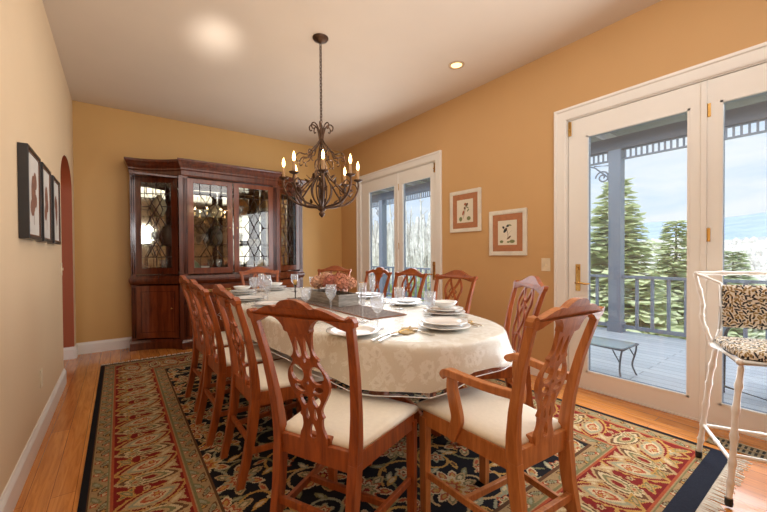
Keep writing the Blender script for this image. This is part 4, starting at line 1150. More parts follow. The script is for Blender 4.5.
# ------------------------------------------------------------------ framed pictures
M_frame = plain('cream picture frame', (.72, .66, .55), .4); M_mat = plain('terracotta mat board', (.42, .17, .075), .8, scale=30); M_paper = plain('print paper', (.72, .64, .50), .8, var=.04)
def picture(loc, w, h, axis, label, fmat, mmat, mats, mw, fw, depth, kind):
    """hung flat: u runs along the wall, w outward"""
    t = thing('framed_picture', label, 'picture', loc)
    fn = (lambda u, v, d: (-d, -u, v)) if axis == '-x' else (lambda u, v, d: (d, u, v))
    def ringbox(a, b, c, d, e0, e1):
        mb = MB()
        rings = [[fn(x, y, e0) for x, y in ((-a, -b), (a, -b), (a, b), (-a, b))], [fn(x, y, e1) for x, y in ((-a, -b), (a, -b), (a, b), (-a, b))],
                 [fn(x, y, e1) for x, y in ((-c, -d), (c, -d), (c, d), (-c, d))], [fn(x, y, e0) for x, y in ((-c, -d), (c, -d), (c, d), (-c, d))]]
        return mb.loft(rings, True, False, False, True)
    a, b = w/2, h/2
    obj('frame', ringbox(a, b, a-fw, b-fw, .001, depth), fmat, t, .002)
    obj('inner_lip', ringbox(a-fw, b-fw, a-fw-.008, b-fw-.008, .002, depth-.004), mats.get('lip', fmat), t)
    md_ = depth-.009
    obj('mat_board', MB().add([fn(x, y, md_) for x, y in ((-a+fw, -b+fw), (a-fw, -b+fw), (a-fw, b-fw), (-a+fw, b-fw))], [(0, 1, 2, 3)]), mmat, t)
    pw, ph = a-fw-mw, b-fw-mw
    pr = obj('print', MB().add([fn(x, y, md_+.0015) for x, y in ((-pw, -ph), (pw, -ph), (pw, ph), (-pw, ph))], [(0, 1, 2, 3)]), mats['paper'], t)
    for m, shapes in kind.items():
        mb = MB(); dd = md_+.0022
        for sidx, sp in enumerate(shapes):
            dd += .00006; pts = [fn(x*pw*2, y*ph*2, dd) for x, y in sp]; mb.add(pts, [list(range(len(pts)))])
        obj('ink_'+m.name.replace(' ', '_'), mb, m, pr)
    return t
def twig(pts, w): return [(x-w, y) for x, y in pts]+[(x+w, y+.01) for x, y in pts[::-1]]
I_brown = plain('brown ink', (.16, .09, .045), .8); I_green = plain('sage ink', (.20, .22, .09), .8); I_gold = plain('ochre ink', (.50, .30, .10), .8); I_dark = plain('dark ink', (.05, .05, .05), .8); I_red = plain('russet ink', (.38, .10, .04), .8)
birdA = {I_brown: [twig([(-.1, -.32), (-.02, -.1), (.02, .1), (.1, .3)], .012), ell(.12, .26, .10, .06, 14, .7), ell(.0, .12, .07, .05, 14, -.6)], I_green: [ell(-.26, -.34, .10, .10, 12), ell(.24, -.33, .12, .09, 12), ell(.2, .02, .09, .035, 10, .7), ell(.16, .14, .09, .03, 10, -.4)], I_red: [ell(-.1, -.08, .11, .05, 14, 1.2), ell(.02, .30, .07, .05, 12, .3)]}
birdB = {I_dark: [ell(-.10, .10, .13, .065, 14, .8), ell(.04, .28, .09, .05, 12, .3), ell(-.2, .22, .07, .05, 10, -.5)], I_brown: [twig([(-.22, -.22), (0, -.12), (.12, -.02), (.24, .08)], .012), twig([(-.02, -.3), (.05, -.1), (.0, .1)], .010), ell(.1, -.2, .12, .04, 10, .6)], I_green: [ell(-.3, -.36, .10, .06, 10), ell(.26, -.36, .14, .07, 12), ell(.14, .30, .1, .03, 10, -.2), ell(.06, -.38, .08, .04, 10)], I_gold: [ell(-.05, .16, .06, .05, 10)]}
picture((XR, 2.70, 1.64), .445, .472, '-x', 'cream framed bird and flower print with rust mat, nearer the far glazed door', M_frame, M_mat, {'paper': M_paper}, .072, .034, .022, birdA)
picture((XR, 2.152, 1.366), .430, .460, '-x', 'cream framed dark bird print with rust mat, hung lower, nearer the big glazed door', M_frame, M_mat, {'paper': M_paper}, .072, .034, .022, birdB)
I_deer = plain('sepia ink', (.20, .085, .05), .8, var=.4, scale=30); P_pale = plain('pale grey print paper', (.56, .52, .47), .8, var=.05)
for y, w, lab, sh_ in ((2.79, .38, 'black deep framed sepia botanical print on the left wall, closest to the camera', {I_deer: [ell(-.04, .02, .22, .26, 16, .1), ell(.16, .22, .16, .12, 12, -.3), ell(-.16, -.18, .20, .12, 12), ell(.14, -.06, .18, .10, 12), twig([(-.02, -.42), (.0, -.1), (.04, .3)], .015)]}),
                  (3.225, .34, 'black deep framed sepia botanical print, middle one of three on the left wall', {I_deer: [ell(.0, .10, .24, .20, 14, -.2), ell(-.10, -.12, .22, .14, 12, .4), ell(.14, .0, .16, .12), twig([(.03, -.42), (.0, -.1), (-.02, .3)], .015)]}),
                  (3.68, .35, 'black deep framed sepia botanical print on the left wall beside the arch', {I_deer: [ell(.03, .04, .24, .22, 14, .3), ell(-.12, .16, .18, .12, 12, .4), ell(.1, -.2, .09, .07, 10), twig([(-.03, -.42), (.02, 0), (.03, .3)], .015)]})):
    picture((XL, y, 1.495), w, .495, '+x', lab, M_black, P_pale, {'paper': P_pale, 'lip': plain('walnut lip', (.13, .05, .02), .4)}, .03, .018, .042, sh_)

# ------------------------------------------------------------------ white bamboo-style iron bar stool
def leafprint(nm, axis, scl):
    m, nt, b, o = newmat(nm)
    v = coords(nt, (1, 1, 1)); vo = nd(nt, 'ShaderNodeTexVoronoi', feature='F1'); vo.inputs['Scale'].default_value = 66; vo.inputs['Randomness'].default_value = 1
    # each cell holds one slim leaf turned its own way
    nt.links.new(v, vo.inputs['Vector'])
    sub = nd(nt, 'ShaderNodeVectorMath', operation='SUBTRACT'); nt.links.new(v, sub.inputs[0]); nt.links.new(vo.outputs['Position'], sub.inputs[1])
    cs = nd(nt, 'ShaderNodeSeparateColor'); nt.links.new(vo.outputs['Color'], cs.inputs[0])
    ang = nd(nt, 'ShaderNodeMath', operation='MULTIPLY'); ang.inputs[1].default_value = 6.28; nt.links.new(cs.outputs[0], ang.inputs[0])
    ro = nd(nt, 'ShaderNodeVectorRotate', rotation_type='AXIS_ANGLE'); ro.inputs['Axis'].default_value = axis; nt.links.new(sub.outputs[0], ro.inputs['Vector']); nt.links.new(ang.outputs[0], ro.inputs['Angle'])
    mp = nd(nt, 'ShaderNodeMapping'); mp.inputs['Scale'].default_value = scl; nt.links.new(ro.outputs[0], mp.inputs['Vector'])
    ln = nd(nt, 'ShaderNodeVectorMath', operation='LENGTH'); nt.links.new(mp.outputs[0], ln.inputs[0])
    lt = nd(nt, 'ShaderNodeMath', operation='LESS_THAN'); lt.inputs[1].default_value = 1.0; nt.links.new(ln.outputs['Value'], lt.inputs[0])
    lc = ramp(nt, cs.outputs[1], [(0, (.022, .02, .022)), (.52, (.022, .02, .022)), (.54, (.30, .19, .06)), (1, (.30, .19, .06))])
    mx = nd(nt, 'ShaderNodeMix', data_type='RGBA'); mx.inputs['A'].default_value = (.78, .72, .62, 1)
    nt.links.new(lt.outputs[0], mx.inputs['Factor']); nt.links.new(lc, mx.inputs['B']); nt.links.new(mx.outputs['Result'], b.inputs['Base Color'])
    b.inputs['Roughness'].default_value = .85
    return m
M_leafseat = leafprint('leaf print canvas seat', (0, 0, 1), (58, 245, 30)); M_leafback = leafprint('leaf print canvas back', (0, 1, 0), (58, 30, 245))
def bamboo(mb, pts, r, nodes=4):
    r *= .88
    P = spline(pts, 14); m = len(P); rr = []
    for i in range(m):
        f = i/(m-1)*(nodes+1); d = abs(f-round(f))*(m-1)/(nodes+1)
        rr.append(r*(1+(.42*math.exp(-(d/1.0)**2) if .4 < f < nodes+.6 else 0)))
    mb.tube(P, rr, 10); return mb
SZ = .655
st = thing('bar_stool', 'white bamboo-style iron bar stool with leaf print seat and back cushion by the glazed door', 'stool', (2.4985, .231, 0), atan2(-.43, -.90)-pi/2)
# local: +Y is the front of the stool, X across
sw, sd = .200, .182
for sx in (-1, 1):
    for sy in (-1, 1):
        mb = MB(); fx, fy = sx*(sw+.045), sy*(sd+.035)
        zf = .013 if (2.50+0 < 0) else .010
        bamboo(mb, [(sx*(sw-.012), sy*(sd-.02), SZ-.01), (sx*(sw+.012), sy*(sd), .44), (sx*(sw+.030), sy*(sd+.022), .2), (fx, fy, zf+.03)], .0135, 5)
        lg = obj('leg', mb, M_white, st)
        mb = MB(); mb.lathe([(.001, zf), (.014, zf), (.016, zf+.012), (.0145, zf+.034)], (fx, fy, 0), 12); obj('foot_tip', mb, plain('black rubber', (.015, .015, .016), .6), lg, label='black foot tip')
for a, b in (((-1, 1), (1, 1)), ((-1, -1), (1, -1)), ((-1, -1), (-1, 1)), ((1, -1), (1, 1))):
    mb = MB(); z = .235 if a[1] == b[1] == 1 else .20
    k = (sw+.028, sd+.020); bamboo(mb, [(a[0]*k[0], a[1]*k[1], z), ((a[0]+b[0])/2*k[0], (a[1]+b[1])/2*k[1], z), (b[0]*k[0], b[1]*k[1], z)], .010, 1); obj('stretcher', mb, M_white, st)
mb = MB()
C4 = [(-sw, -sd), (sw, -sd), (sw, sd), (-sw, sd)]
for i in range(4):
    (x0, y0), (x1, y1) = C4[i], C4[(i+1) % 4]; mb.tube([(x0, y0, SZ), (x1, y1, SZ)], .0125, 10)
for x, y in C4: mb.ball((x, y, SZ), .0155)
obj('seat_frame', mb, M_white, st)
mb = MB(); mb.loft([[(x*g, y*g, z) for x, y in [(sgx*(sw-.004)*c1, sgy*(sd-.004)*c2) for sgx, sgy, c1, c2 in ((-1, -1, .92, 1), (0, -1, 1, 1), (1, -1, .92, 1), (1, -1, 1, .92), (1, 0, 1, 1), (1, 1, 1, .92), (1, 1, .92, 1), (0, 1, 1, 1), (-1, 1, .92, 1), (-1, 1, 1, .92), (-1, 0, 1, 1), (-1, -1, 1, .92))]] for g, z in ((.93, SZ+.004), (1.0, SZ+.016), (1.0, SZ+.034), (.95, SZ+.048), (.75, SZ+.056), (.4, SZ+.060))], True, True, True)
obj('seat_cushion', mb, M_leafseat, st)
# back: splayed posts, top rail, hanging cushion
BT = 1.035
for sx in (-1, 1):
    mb = MB(); bamboo(mb, [(sx*sw, -sd, SZ), (sx*(sw+.030), -sd-.045, .78), (sx*(sw+.028), -sd-.055, .88), (sx*(sw+.055), -sd-.075, BT)], .011, 4); obj('back_post', mb, M_white, st)
    mb = MB(); bamboo(mb, [(sx*(sw+.055), -sd-.075, BT), (sx*(sw+.015), -sd-.035, BT-.022), (sx*(sw-.035), -sd-.005, BT-.050)], .0085, 1); mb.tube([(sx*(sw-.035), -sd-.005, BT-.050), (sx*(sw-.030), -sd+.002, .74)], .0085, 8); mb.tube([(sx*(sw-.030), -sd+.002, .74), (sx*sw, -sd, SZ)], .0085, 8)
    obj('cushion_bracket', mb, M_white, st)
mb = MB(); bamboo(mb, [(-(sw+.055), -sd-.075, BT), (0, -sd-.085, BT+.004), (sw+.055, -sd-.075, BT)], .0115, 3); obj('top_rail', mb, M_white, st)
mb = MB(); cw = sw-.044
sec = [(-.020, 0), (-.014, .012), (0, .018), (.014, .012), (.020, 0), (.014, -.012), (0, -.016), (-.014, -.012)]
z0, z1 = .755, BT-.056; rings = []
for i in range(9):
    f = i/8; z = z0+(z1-z0)*f; th = .35+.65*sin(pi*min(1, max(0, f)))**.35 if 0 < f < 1 else .35; yy = -sd+.004-.012*f
    rings.append([(-cw-.004, yy, z), (-cw, yy+.020*th, z), (0, yy+.027*th, z), (cw, yy+.020*th, z), (cw+.004, yy, z), (cw, yy-.018*th, z), (0, yy-.024*th, z), (-cw, yy-.018*th, z)])
mb.loft(rings, True, True, True); obj('back_cushion', mb, M_leafback, st)

# ------------------------------------------------------------------ porch outside
def deckmat():
    m, nt, b, o = newmat('painted deck boards')
    v = coords(nt, (1, 1, 1)); w = nd(nt, 'ShaderNodeTexBrick'); w.offset = .4
    w.inputs['Scale'].default_value = 1; w.inputs['Brick Width'].default_value = 3.6; w.inputs['Row Height'].default_value = .14; w.inputs['Mortar Size'].default_value = .006; w.inputs['Mortar Smooth'].default_value = .2
    w.inputs['Color1'].default_value = (.62, .66, .73, 1); w.inputs['Color2'].default_value = (.76, .79, .84, 1); w.inputs['Mortar'].default_value = (.30, .34, .40, 1)
    nt.links.new(coords(nt, (1, 1, 1), 'Object', (0, 0, pi/2)), w.inputs['Vector']); nt.links.new(w.outputs['Color'], b.inputs['Base Color']); b.inputs['Roughness'].default_value = .35
    return m
M_porch = plain('grey-blue porch paint', (.20, .24, .30), .6, var=.06, scale=3)
M_porchlight = plain('pale porch beam paint', (.52, .54, .55), .6, var=.06, scale=3)
RLX = 6.673
struct('deck_floor', MB().box(XR+WT, RLX+.14, -5, 16, DECK-.12, DECK), deckmat())
M_porchdark = plain('dark slate porch paint', (.095, .115, .145), .6, var=.06, scale=3)
struct('porch_ceiling', MB().box(XR+WT, RLX+.7, -5, 16, 3.20, 3.28), M_porchdark)
mb = MB()
for k in range(17): y = -4.6+k*1.2; mb.box(XR+WT, RLX+.5, y, y+.05, 3.07, 3.20)
struct('porch_rafters', mb, M_porchlight)
struct('porch_beam', MB().box(RLX-.07, RLX+.07, -5, 16, 2.86, 3.07), M_porchdark)
PY = [-.80, 2.47, 5.74, 9.03, 12.3]
for i, y in enumerate(PY):
    w_ = ['nearest the bar stool', 'seen through the big glazed door beside the conifer', 'between the two glazed doors', 'seen through the far glazed door', 'at the far end of the porch'][i]
    t = thing('porch_post', 'square grey-blue porch post '+w_, 'post', (RLX, y, DECK), 0, 'porch posts')
    obj('shaft', MB().box(-.09, .09, -.09, .09, .0, 3.008), M_porch, t, .006)
    obj('base_block', MB().box(-.105, .105, -.105, .105, .0, .16), M_porch, t, .006)
    for s in (1,):
        mb = MB(); pts = []
        for k in range(34):
            a = k/33*3.3*pi; r = .115*(1-k/38); pts.append((0, s*(.21+r*cos(a)), 2.60+r*sin(a)))
        mb.tube(pts, .013, 6); mb.tube([(0, s*.09, 2.44), (0, s*.14, 2.60), (0, s*.33, 2.78), (0, s*.40, 2.815)], .012, 6); mb.tube([(0, s*.09, 2.78), (0, s*.35, 2.815)], .012, 6)
        obj('scroll_bracket', mb, M_porch, t)
for i in range(len(PY)-1):
    a, b = PY[i]+.0905, PY[i+1]-.0905
    w_ = ['beside the bar stool view', 'through the big glazed door left of the post', 'before the far trees', 'seen through the far glazed door'][i]
    t = thing('spindle_frieze', 'porch spindle frieze under the beam, span '+w_, 'frieze', (RLX, 0, 0), 0, 'porch friezes')
    obj('rails', MB().box(-.02, .02, a, b, 2.845, 2.859).box(-.02, .02, a, b, 2.69, 2.715), M_porch, t)
    mb = MB(); n = int((b-a)/.075)
    for k in range(n): y = a+(b-a)*(k+.5)/n; mb.box(-.012, .012, y-.012, y+.012, 2.715, 2.845)
    obj('spindles', mb, M_porch, t)
    w_ = ['behind the bar stool', 'beyond the glass side table', 'before the far trees', 'seen through the far glazed door'][i]
    t = thing('deck_railing', 'grey-blue deck railing span '+w_, 'railing', (RLX, 0, 0), 0, 'deck railings')
    z1 = .785
    obj('top_rail', MB().box(-.045, .045, a, b, z1-.04, z1), M_porch, t, .004); obj('bottom_rail', MB().box(-.03, .03, a+.016, b-.016, -.085, -.03), M_porch, t, .004)
    n = int(round((b-a)/.205))
    for k in range(1, n):
        y = a+(b-a)*k/n; obj('baluster', MB().box(-.02, .02, y-.02, y+.02, -.03, z1-.04), M_porch, t)
# low glass table
M_iron = plain('grey wrought iron', (.12, .13, .15), .4, .5)
t = thing('patio_table', 'low glass-topped wrought iron side table on the deck beyond the big door', 'table', (4.22, 1.86, DECK))
obj('glass_top', MB().box(-.19, .19, -.42, .42, .335, .345), clear('pale table glass', (.75, .85, .86), edge=.25), t)
mb = MB()
for p, q in (((-.2, -.43), (.2, -.43)), ((.2, -.43), (.2, .43)), ((.2, .43), (-.2, .43)), ((-.2, .43), (-.2, -.43))): mb.tube([(*p, .332), (*q, .332)], .011, 8)
obj('rim', mb, M_iron, t)
for sx in (-1, 1):
    for sy in (-1, 1):
        mb = MB(); mb.tube(spline([(sx*.19, sy*.42, .33), (sx*.20, sy*.41, .25), (sx*.165, sy*.39, .12), (sx*.185, sy*.41, .03), (sx*.20, sy*.42, .0)], 5), .009, 8)
        mb.tube(spline([(sx*.19, sy*.33, .33), (sx*.19, sy*.36, .27), (sx*.19, sy*.40, .20)], 4), .006, 6); obj('leg', mb, M_iron, t)
# patio chair beyond the bar stool
t = thing('patio_chair', 'dark iron patio chair with grey cushion on the deck behind the bar stool', 'chair', (4.62, .42, DECK), -.5)
mb = MB()
for sx in (-1, 1):
    mb.tube(spline([(sx*.26, -.25, 0), (sx*.26, -.22, .40), (sx*.26, -.30, .72), (sx*.25, -.36, .95)], 5), .013, 8); mb.tube(spline([(sx*.27, .26, 0), (sx*.27, .25, .40), (sx*.28, .20, .62), (sx*.28, -.05, .66), (sx*.26, -.27, .64)], 5), .013, 8)
    mb.tube([(sx*.27, .25, .38), (sx*.26, -.22, .38)], .012, 8); mb.tube([(sx*.27, .26, .06), (sx*.26, -.25, .06)], .010, 8)
mb.tube([(-.27, .25, .38), (.27, .25, .38)], .012, 8); mb.tube([(-.25, -.36, .95), (.25, -.36, .95)], .013, 8)
for k in range(5): x = -.18+.09*k; mb.tube([(x, -.24, .42), (x, -.36, .95)], .007, 6)
for k in range(6): x = -.2+.08*k; mb.tube([(x, -.23, .38), (x, .25, .38)], .006, 6)
obj('frame', mb, plain('black wrought iron', (.03, .032, .036), .4, .4), t)
mb = MB(); mb.loft([[(x*g, y*g+.01, z) for x, y in ((-.25, -.23), (.25, -.23), (.25, .24), (-.25, .24))] for g, z in ((.97, .39), (1, .41), (1, .45), (.96, .47))], True, True, False); obj('seat_pad', mb, plain('grey seat pad', (.22, .24, .27), .85), t, .012)

# ------------------------------------------------------------------ hillside and trees
def grid_land(name, x0, x1, y0, y1, n, fz, mat):
    mb = MB(); rows = []
    for i in range(n+1): rows.append([(x0+(x1-x0)*i/n, y0+(y1-y0)*j/n, fz(x0+(x1-x0)*i/n, y0+(y1-y0)*j/n)) for j in range(n+1)])
    mb.loft(rows, False, False, True); return struct(name, mb, mat)
def hillmat(name, c1, c2, s):
    m, nt, b, o = newmat(name); f = noise(nt, coords(nt, (1, 1, 2.2)), s, 6, .7)
    nt.links.new(ramp(nt, f, [(.35, c1), (.65, c2)]), b.inputs['Base Color']); b.inputs['Roughness'].default_value = 1; b.inputs['Specular IOR Level'].default_value = 0
    return m
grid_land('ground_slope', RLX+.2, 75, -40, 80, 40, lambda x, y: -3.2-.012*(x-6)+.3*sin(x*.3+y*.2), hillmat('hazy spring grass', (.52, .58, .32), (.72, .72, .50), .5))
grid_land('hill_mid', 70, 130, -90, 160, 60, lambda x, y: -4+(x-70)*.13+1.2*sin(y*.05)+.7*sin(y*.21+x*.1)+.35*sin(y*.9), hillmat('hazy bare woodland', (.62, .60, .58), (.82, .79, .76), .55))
grid_land('hill_far', 250, 420, -300, 420, 70, lambda x, y: 2+(x-250)*.10+(10+.02*y)*max(0, 1-abs(x-420)/200)+3.5*sin(y*.020+1)+1.5*sin(y*.06)+.6*sin(y*.31), hillmat('haze-blue far forest', (.34, .44, .60), (.46, .56, .70), .08))  # bluish distance haze is put into the forest colour
def folmat(name, c1, c2):
    m, nt, b, o = newmat(name); f = noise(nt, coords(nt), 2.5, 4, .7)
    nt.links.new(ramp(nt, f, [(.3, c1), (.7, c2)]), b.inputs['Base Color']); b.inputs['Roughness'].default_value = .8; b.inputs['Specular IOR Level'].default_value = .1
    tr = nd(nt, 'ShaderNodeBsdfTranslucent'); nt.links.new(b.inputs['Base Color'].links[0].from_socket, tr.inputs['Color'])
    mx = nd(nt, 'ShaderNodeMixShader'); mx.inputs['Fac'].default_value = .35; nt.links.new(b.outputs[0], mx.inputs[1]); nt.links.new(tr.outputs[0], mx.inputs[2]); nt.links.new(mx.outputs[0], o.inputs['Surface'])
    return m
F_con = folmat('conifer needles', (.52, .60, .34), (.88, .90, .66)); F_con2 = folmat('hazy conifer needles', (.50, .58, .38), (.74, .80, .56)); F_leaf = folmat('spring leaves', (.48, .60, .20), (.78, .84, .44)); F_pale = folmat('pale spring leaves', (.72, .76, .58), (.90, .92, .80))  # haze over the trees is put into these paler greens
M_bark = plain('grey bark', (.42, .39, .35), .9, var=.3, scale=6, bmp=.4); M_birch = plain('pale bark', (.74, .72, .67), .9, var=.25, scale=8)
def conifer(x, y, z0, h, r, seed, mat, label, dens=1.0):
    q = random.Random(seed); t = thing('conifer_tree', label, 'tree', (x, y, z0), 0, 'trees beyond the deck')
    mb = MB(); mb.tube([(0, 0, -.3), (0, 0, h*.5), (0, 0, h*.98)], [.16, .09, .02], 8); obj('trunk', mb, M_bark, t)
    mb = MB(); n = int(46*dens)
    for k in range(n):
        f = (k+.5)/n; z = h*(.04+.95*f); br = r*(1-f)**.85*q.uniform(.82, 1.12)+.06; m = max(6, int(17*(1-f)+5))
        for j in range(m):
            a = 2*pi*(j+q.random()*.7)/m; L = br*q.uniform(.75, 1.1); u = Vector((cos(a), sin(a), 0)); s = Vector((-u.y, u.x, 0))
            p = Vector((0, 0, z)); steps = max(2, int(L/.16))
            for i in range(1, steps+1):
                g = i/steps; c = u*L*g+Vector((0, 0, z-.42*L*g+.28*L*g*g)); w = .34*(1.1-.5*g)+.09
                for sg in (-1, 1):
                    d = (u*.6+s*sg*q.uniform(.6, 1.1)+Vector((0, 0, q.uniform(-.35, .15)))).normalized(); ln = w*q.uniform(.9, 1.7); n2 = Vector((q.uniform(-.3, .3), q.uniform(-.3, .3), 1)); e = d.cross(n2).normalized()*ln*.32
                    mb.add([c-e*.5, c+d*ln*.5-e, c+d*ln, c+d*ln*.5+e], [(0, 1, 2, 3)])
    obj('needles', mb, mat, t)
    return t
def shrub(x, y, z0, rx, rz, seed, mat, label, n=900, leaf=.10, name='leafy_shrub'):
    q = random.Random(seed); t = thing(name, label, 'shrub', (x, y, z0), 0, 'shrubs beyond the deck')
    mb = MB()
    for k in range(5):
        a = k*1.257; mb.tube(spline([(0, 0, -.2), (.12*cos(a), .12*sin(a), rz*.5), (rx*.5*cos(a), rx*.5*sin(a), rz*1.3)], 4), .025, 5)
    obj('stems', mb, M_bark, t); mb = MB()
    lobes = [(q.uniform(-.6, .6)*rx, q.uniform(-.6, .6)*rx, rz*q.uniform(.6, 1.5), rx*q.uniform(.4, .65)) for _ in range(9)]
    for k in range(n):
        lx, ly, lz, lr = lobes[k % 9]; d = Vector((q.gauss(0, 1), q.gauss(0, 1), q.gauss(0, 1))).normalized(); c = Vector((lx, ly, lz))+d*lr*q.uniform(.6, 1.05)
        u = Vector((q.gauss(0, 1), q.gauss(0, 1), q.gauss(0, .6))).normalized(); e = u.cross(d+Vector((.01, .02, .03))).normalized()*leaf*.38
        mb.add([c, c+u*leaf*.5-e, c+u*leaf, c+u*leaf*.5+e], [(0, 1, 2, 3)])
    obj('leaves', mb, mat, t); return t
def bare_tree(x, y, z0, h, seed, label, mat, r=.09):
    q = random.Random(seed); t = thing('bare_tree', label, 'tree', (x, y, z0), 0, 'trees beyond the deck')
    lean = (q.uniform(-.5, .5), q.uniform(-.5, .5)); mb = MB(); top = Vector((lean[0], lean[1], h))
    tp = spline([(0, 0, -.4), (lean[0]*.2, lean[1]*.35, h*.4), top], 8); mb.tube(tp, [r*(1-.85*i/16) for i in range(len(tp))], 7); obj('trunk', mb, mat, t)
    mb = MB()
    for k in range(26):
        f = .22+.75*k/26; p = tp[min(len(tp)-1, int(f*(len(tp)-1)))]; a = q.uniform(0, 6.28); L = h*.11*(1.15-f)*q.uniform(.7, 1.3)
        u = Vector((cos(a), sin(a), q.uniform(.5, 1.2))).normalized(); m1 = p+u*L*.5; e = p+u*L+Vector((0, 0, L*.25)); mb.tube([p, m1, e], [r*.30*(1.2-f), r*.18*(1.2-f), .004], 4)
        for j in range(4):
            g = .35+.18*j; c = p+(e-p)*g; v = (u+Vector((q.uniform(-.8, .8), q.uniform(-.8, .8), q.uniform(.1, .6)))).normalized(); mb.tube([c, c+v*L*.38], [r*.09, .003], 3)
    obj('branches', mb, mat, t); return t
conifer(13.6, 5.05, -3.6, 7.3, 2.3, 1, F_con, 'tall bright green conifer beyond the railing beside the porch post', 1.25)
conifer(18.9, 4.75, -3.8, 6.4, 1.9, 2, F_con, 'mid-height conifer right of the tall conifer beyond the railing', 1.1)
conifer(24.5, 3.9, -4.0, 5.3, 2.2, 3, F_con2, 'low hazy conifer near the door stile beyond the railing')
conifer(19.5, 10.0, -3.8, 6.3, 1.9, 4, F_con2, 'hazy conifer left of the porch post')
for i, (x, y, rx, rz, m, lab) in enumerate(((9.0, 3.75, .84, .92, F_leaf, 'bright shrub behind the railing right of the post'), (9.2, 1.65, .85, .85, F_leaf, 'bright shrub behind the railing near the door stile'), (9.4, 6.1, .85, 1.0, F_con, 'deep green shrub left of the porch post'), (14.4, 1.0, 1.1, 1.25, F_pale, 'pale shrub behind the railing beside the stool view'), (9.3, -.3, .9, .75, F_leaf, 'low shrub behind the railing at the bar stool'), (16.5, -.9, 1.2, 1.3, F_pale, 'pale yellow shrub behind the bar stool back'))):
    shrub(x, y, -3.3, rx*1.1, rz*1.45, 30+i, m, lab, 1500, .16)
q = random.Random(8)
for i in range(28):
    r_, c_ = i % 4, i//4; x = 12.5+3.0*r_+q.uniform(-.3, .3); f = .97+.60*(c_+.25*r_+.3*q.random())/7; y = x*f+.2
    bare_tree(x, y, -3.4, q.uniform(7, 10.5), 60+i, ['pale bare trunk seen through the far glazed door, among thin woodland', 'slender grey bare tree seen through the far glazed door, among thin woodland'][i % 2], [M_birch, M_bark][i % 2], q.uniform(.07, .13))
for i in range(4):
    shrub(9.3+.2*(i % 2), 9.0+2.35*i, -3.3, 1.0, 2.2, 90+i, [F_pale, F_leaf][i % 2], ['pale leafy understorey shrub beyond the far glazed door', 'fresh green understorey shrub beyond the far glazed door'][i % 2], 1500, .17)

# bare woodland massed on the slope across the valley
q = random.Random(21); mb = MB()
for k in range(5200):
    x = q.uniform(50, 122); y = x*q.uniform(-.05, 1.7)-2; z = -4+max(0, x-70)*.13-.5; h = q.uniform(1.0, 3.2); w = h*q.uniform(.14, .30)
    if k > 4500: x = q.uniform(24, 46); y = x*q.uniform(.85, 1.7); z = -3.8; h = q.uniform(5, 9.5); w = q.uniform(.25, .8)
    n = 5; a0 = q.uniform(0, 6)
    base = [(x+w*.5*cos(a0+i*2*pi/n), y+w*.5*sin(a0+i*2*pi/n), z+h*.25) for i in range(n)]; mid_ = [(x+w*cos(a0+i*2*pi/n), y+w*sin(a0+i*2*pi/n), z+h*q.uniform(.5, .75)) for i in range(n)]; top = [(x+w*.25*cos(a0+i*2*pi/n), y+w*.25*sin(a0+i*2*pi/n), z+h) for i in range(n)]
    mb.loft([base, mid_, top], True, True, False)
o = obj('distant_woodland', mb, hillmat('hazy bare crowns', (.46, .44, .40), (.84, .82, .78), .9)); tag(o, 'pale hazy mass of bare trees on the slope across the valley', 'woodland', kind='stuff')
# ------------------------------------------------------------------ light and sky
def world():
    w = bpy.data.worlds.new('sky'); SC.world = w; w.use_nodes = True; nt = w.node_tree
    bg = nt.nodes['Background']
    tc = nd(nt, 'ShaderNodeTexCoord'); sp = nd(nt, 'ShaderNodeSeparateXYZ'); nt.links.new(tc.outputs['Generated'], sp.inputs[0])
    sky = ramp(nt, sp.outputs['Z'], [(0, (.50, .54, .58)), (.10, (.42, .50, .60)), (.35, (.30, .42, .60)), (1, (.40, .48, .60))])
    mp = nd(nt, 'ShaderNodeMapping'); mp.inputs['Scale'].default_value = (1.6, 1.6, 7); nt.links.new(tc.outputs['Generated'], mp.inputs['Vector'])
    n = noise(nt, mp.outputs['Vector'], 2.2, 5, .55, .4)
    cl = ramp(nt, n, [(.40, (0, 0, 0)), (.66, (1, 1, 1))])
    mx = nd(nt, 'ShaderNodeMix', data_type='RGBA'); mx.inputs['B'].default_value = (.54, .56, .58, 1)
    nt.links.new(cl, mx.inputs['Factor']); nt.links.new(sky, mx.inputs['A'])
    nt.links.new(mx.outputs['Result'], bg.inputs['Color']); bg.inputs['Strength'].default_value = 1.95
world()
def area(name, loc, target, size, power, color=(1, 1, 1), portal=False):
    l = bpy.data.lights.new(name, 'AREA'); l.shape = 'RECTANGLE'; l.size, l.size_y = size; l.energy = power; l.color = color
    o = bpy.data.objects.new(name, l); COL.objects.link(o); o.location = loc
    o.rotation_euler = (Vector(target)-Vector(loc)).to_track_quat('-Z', 'Y').to_euler()
    if portal: l.cycles.is_portal = True
    o['kind'] = 'helper'
    return o
area('door_portal', (XR+.2, .6, 1.15), (0, .6, 1.15), (1.9, 2.3), 1, portal=True)
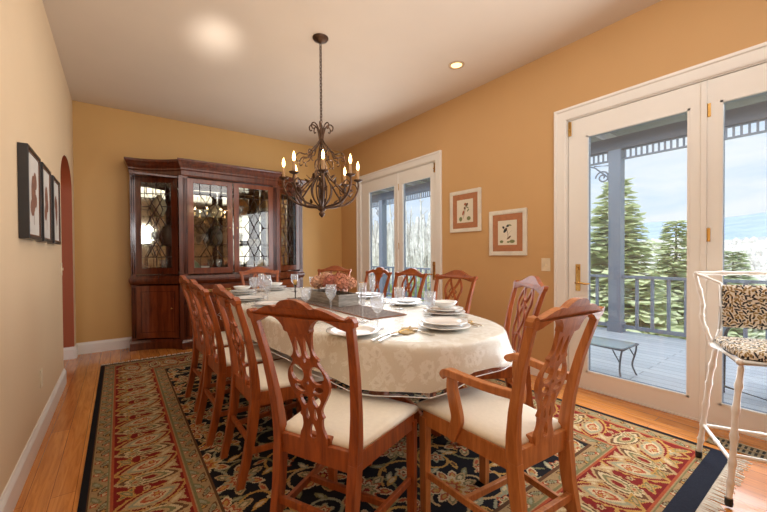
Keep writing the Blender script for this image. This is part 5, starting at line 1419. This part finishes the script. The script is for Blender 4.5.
area('far_door_portal', (XR+.2, 4.0, 1.15), (0, 4.0, 1.15), (1.75, 2.3), 1, portal=True)
area('room_fill', (1.3, .1, 2.94), (1.5, 3.4, .6), (2.6, .7), 26, (.98, .97, .95))
area('ceiling_fill', (1.4, 2.6, 2.95), (1.4, 2.6, 0), (2.4, 4.2), 16, (1, .97, .92))
area('door_daylight', (XR-.26, .6, 1.25), (0, 1.2, 1.15), (1.6, 2.0), 48, (.93, .965, 1)).data.specular_factor = .25
area('far_door_daylight', (XR-.20, 3.95, 1.25), (0, 3.6, 1.15), (1.4, 2.0), 36, (.93, .965, 1)).data.specular_factor = .25
def spot(name, loc, target, power, ang, soft, color):
    l = bpy.data.lights.new(name, 'SPOT'); l.energy = power; l.spot_size = radians(ang); l.spot_blend = 1; l.shadow_soft_size = soft; l.color = color
    o = bpy.data.objects.new(name, l); COL.objects.link(o); o.location = loc; o.rotation_euler = (Vector(target)-Vector(loc)).to_track_quat('-Z', 'Y').to_euler(); o['kind'] = 'helper'
spot('bounce_flash', (.55, -.7, 1.75), (.8, .6, H), 150, 150, .25, (.98, .98, 1))
spot('added_ceiling_spot', (.56, 2.35, 2.25), (.673, 3.25, H), 70, 23, .12, (1, .97, .94))  # unseen spot added under the ceiling to throw a bright patch
area('added_porch_fill', (5.3, 3.5, 3.0), (5.3, 3.5, 0), (2.2, 13), 215, (.93, .97, 1))  # added lamp, unseen, brightening deck and rails from under the porch roof
l = bpy.data.lights.new('sun', 'SUN'); l.energy = 4.2; l.angle = radians(12); l.color = (1, .96, .88)
o = bpy.data.objects.new('sun', l); COL.objects.link(o); o.rotation_euler = Vector((.62, .18, -.76)).to_track_quat('-Z', 'Y').to_euler(); o['kind'] = 'helper'
SC.view_settings.view_transform = 'Standard'; SC.view_settings.look = 'None'; SC.view_settings.exposure = 0
SC.cycles.transparent_max_bounces = 24; SC.cycles.max_bounces = 8; SC.cycles.caustics_reflective = False; SC.cycles.caustics_refractive = False
SC.cycles.sample_clamp_indirect = 4
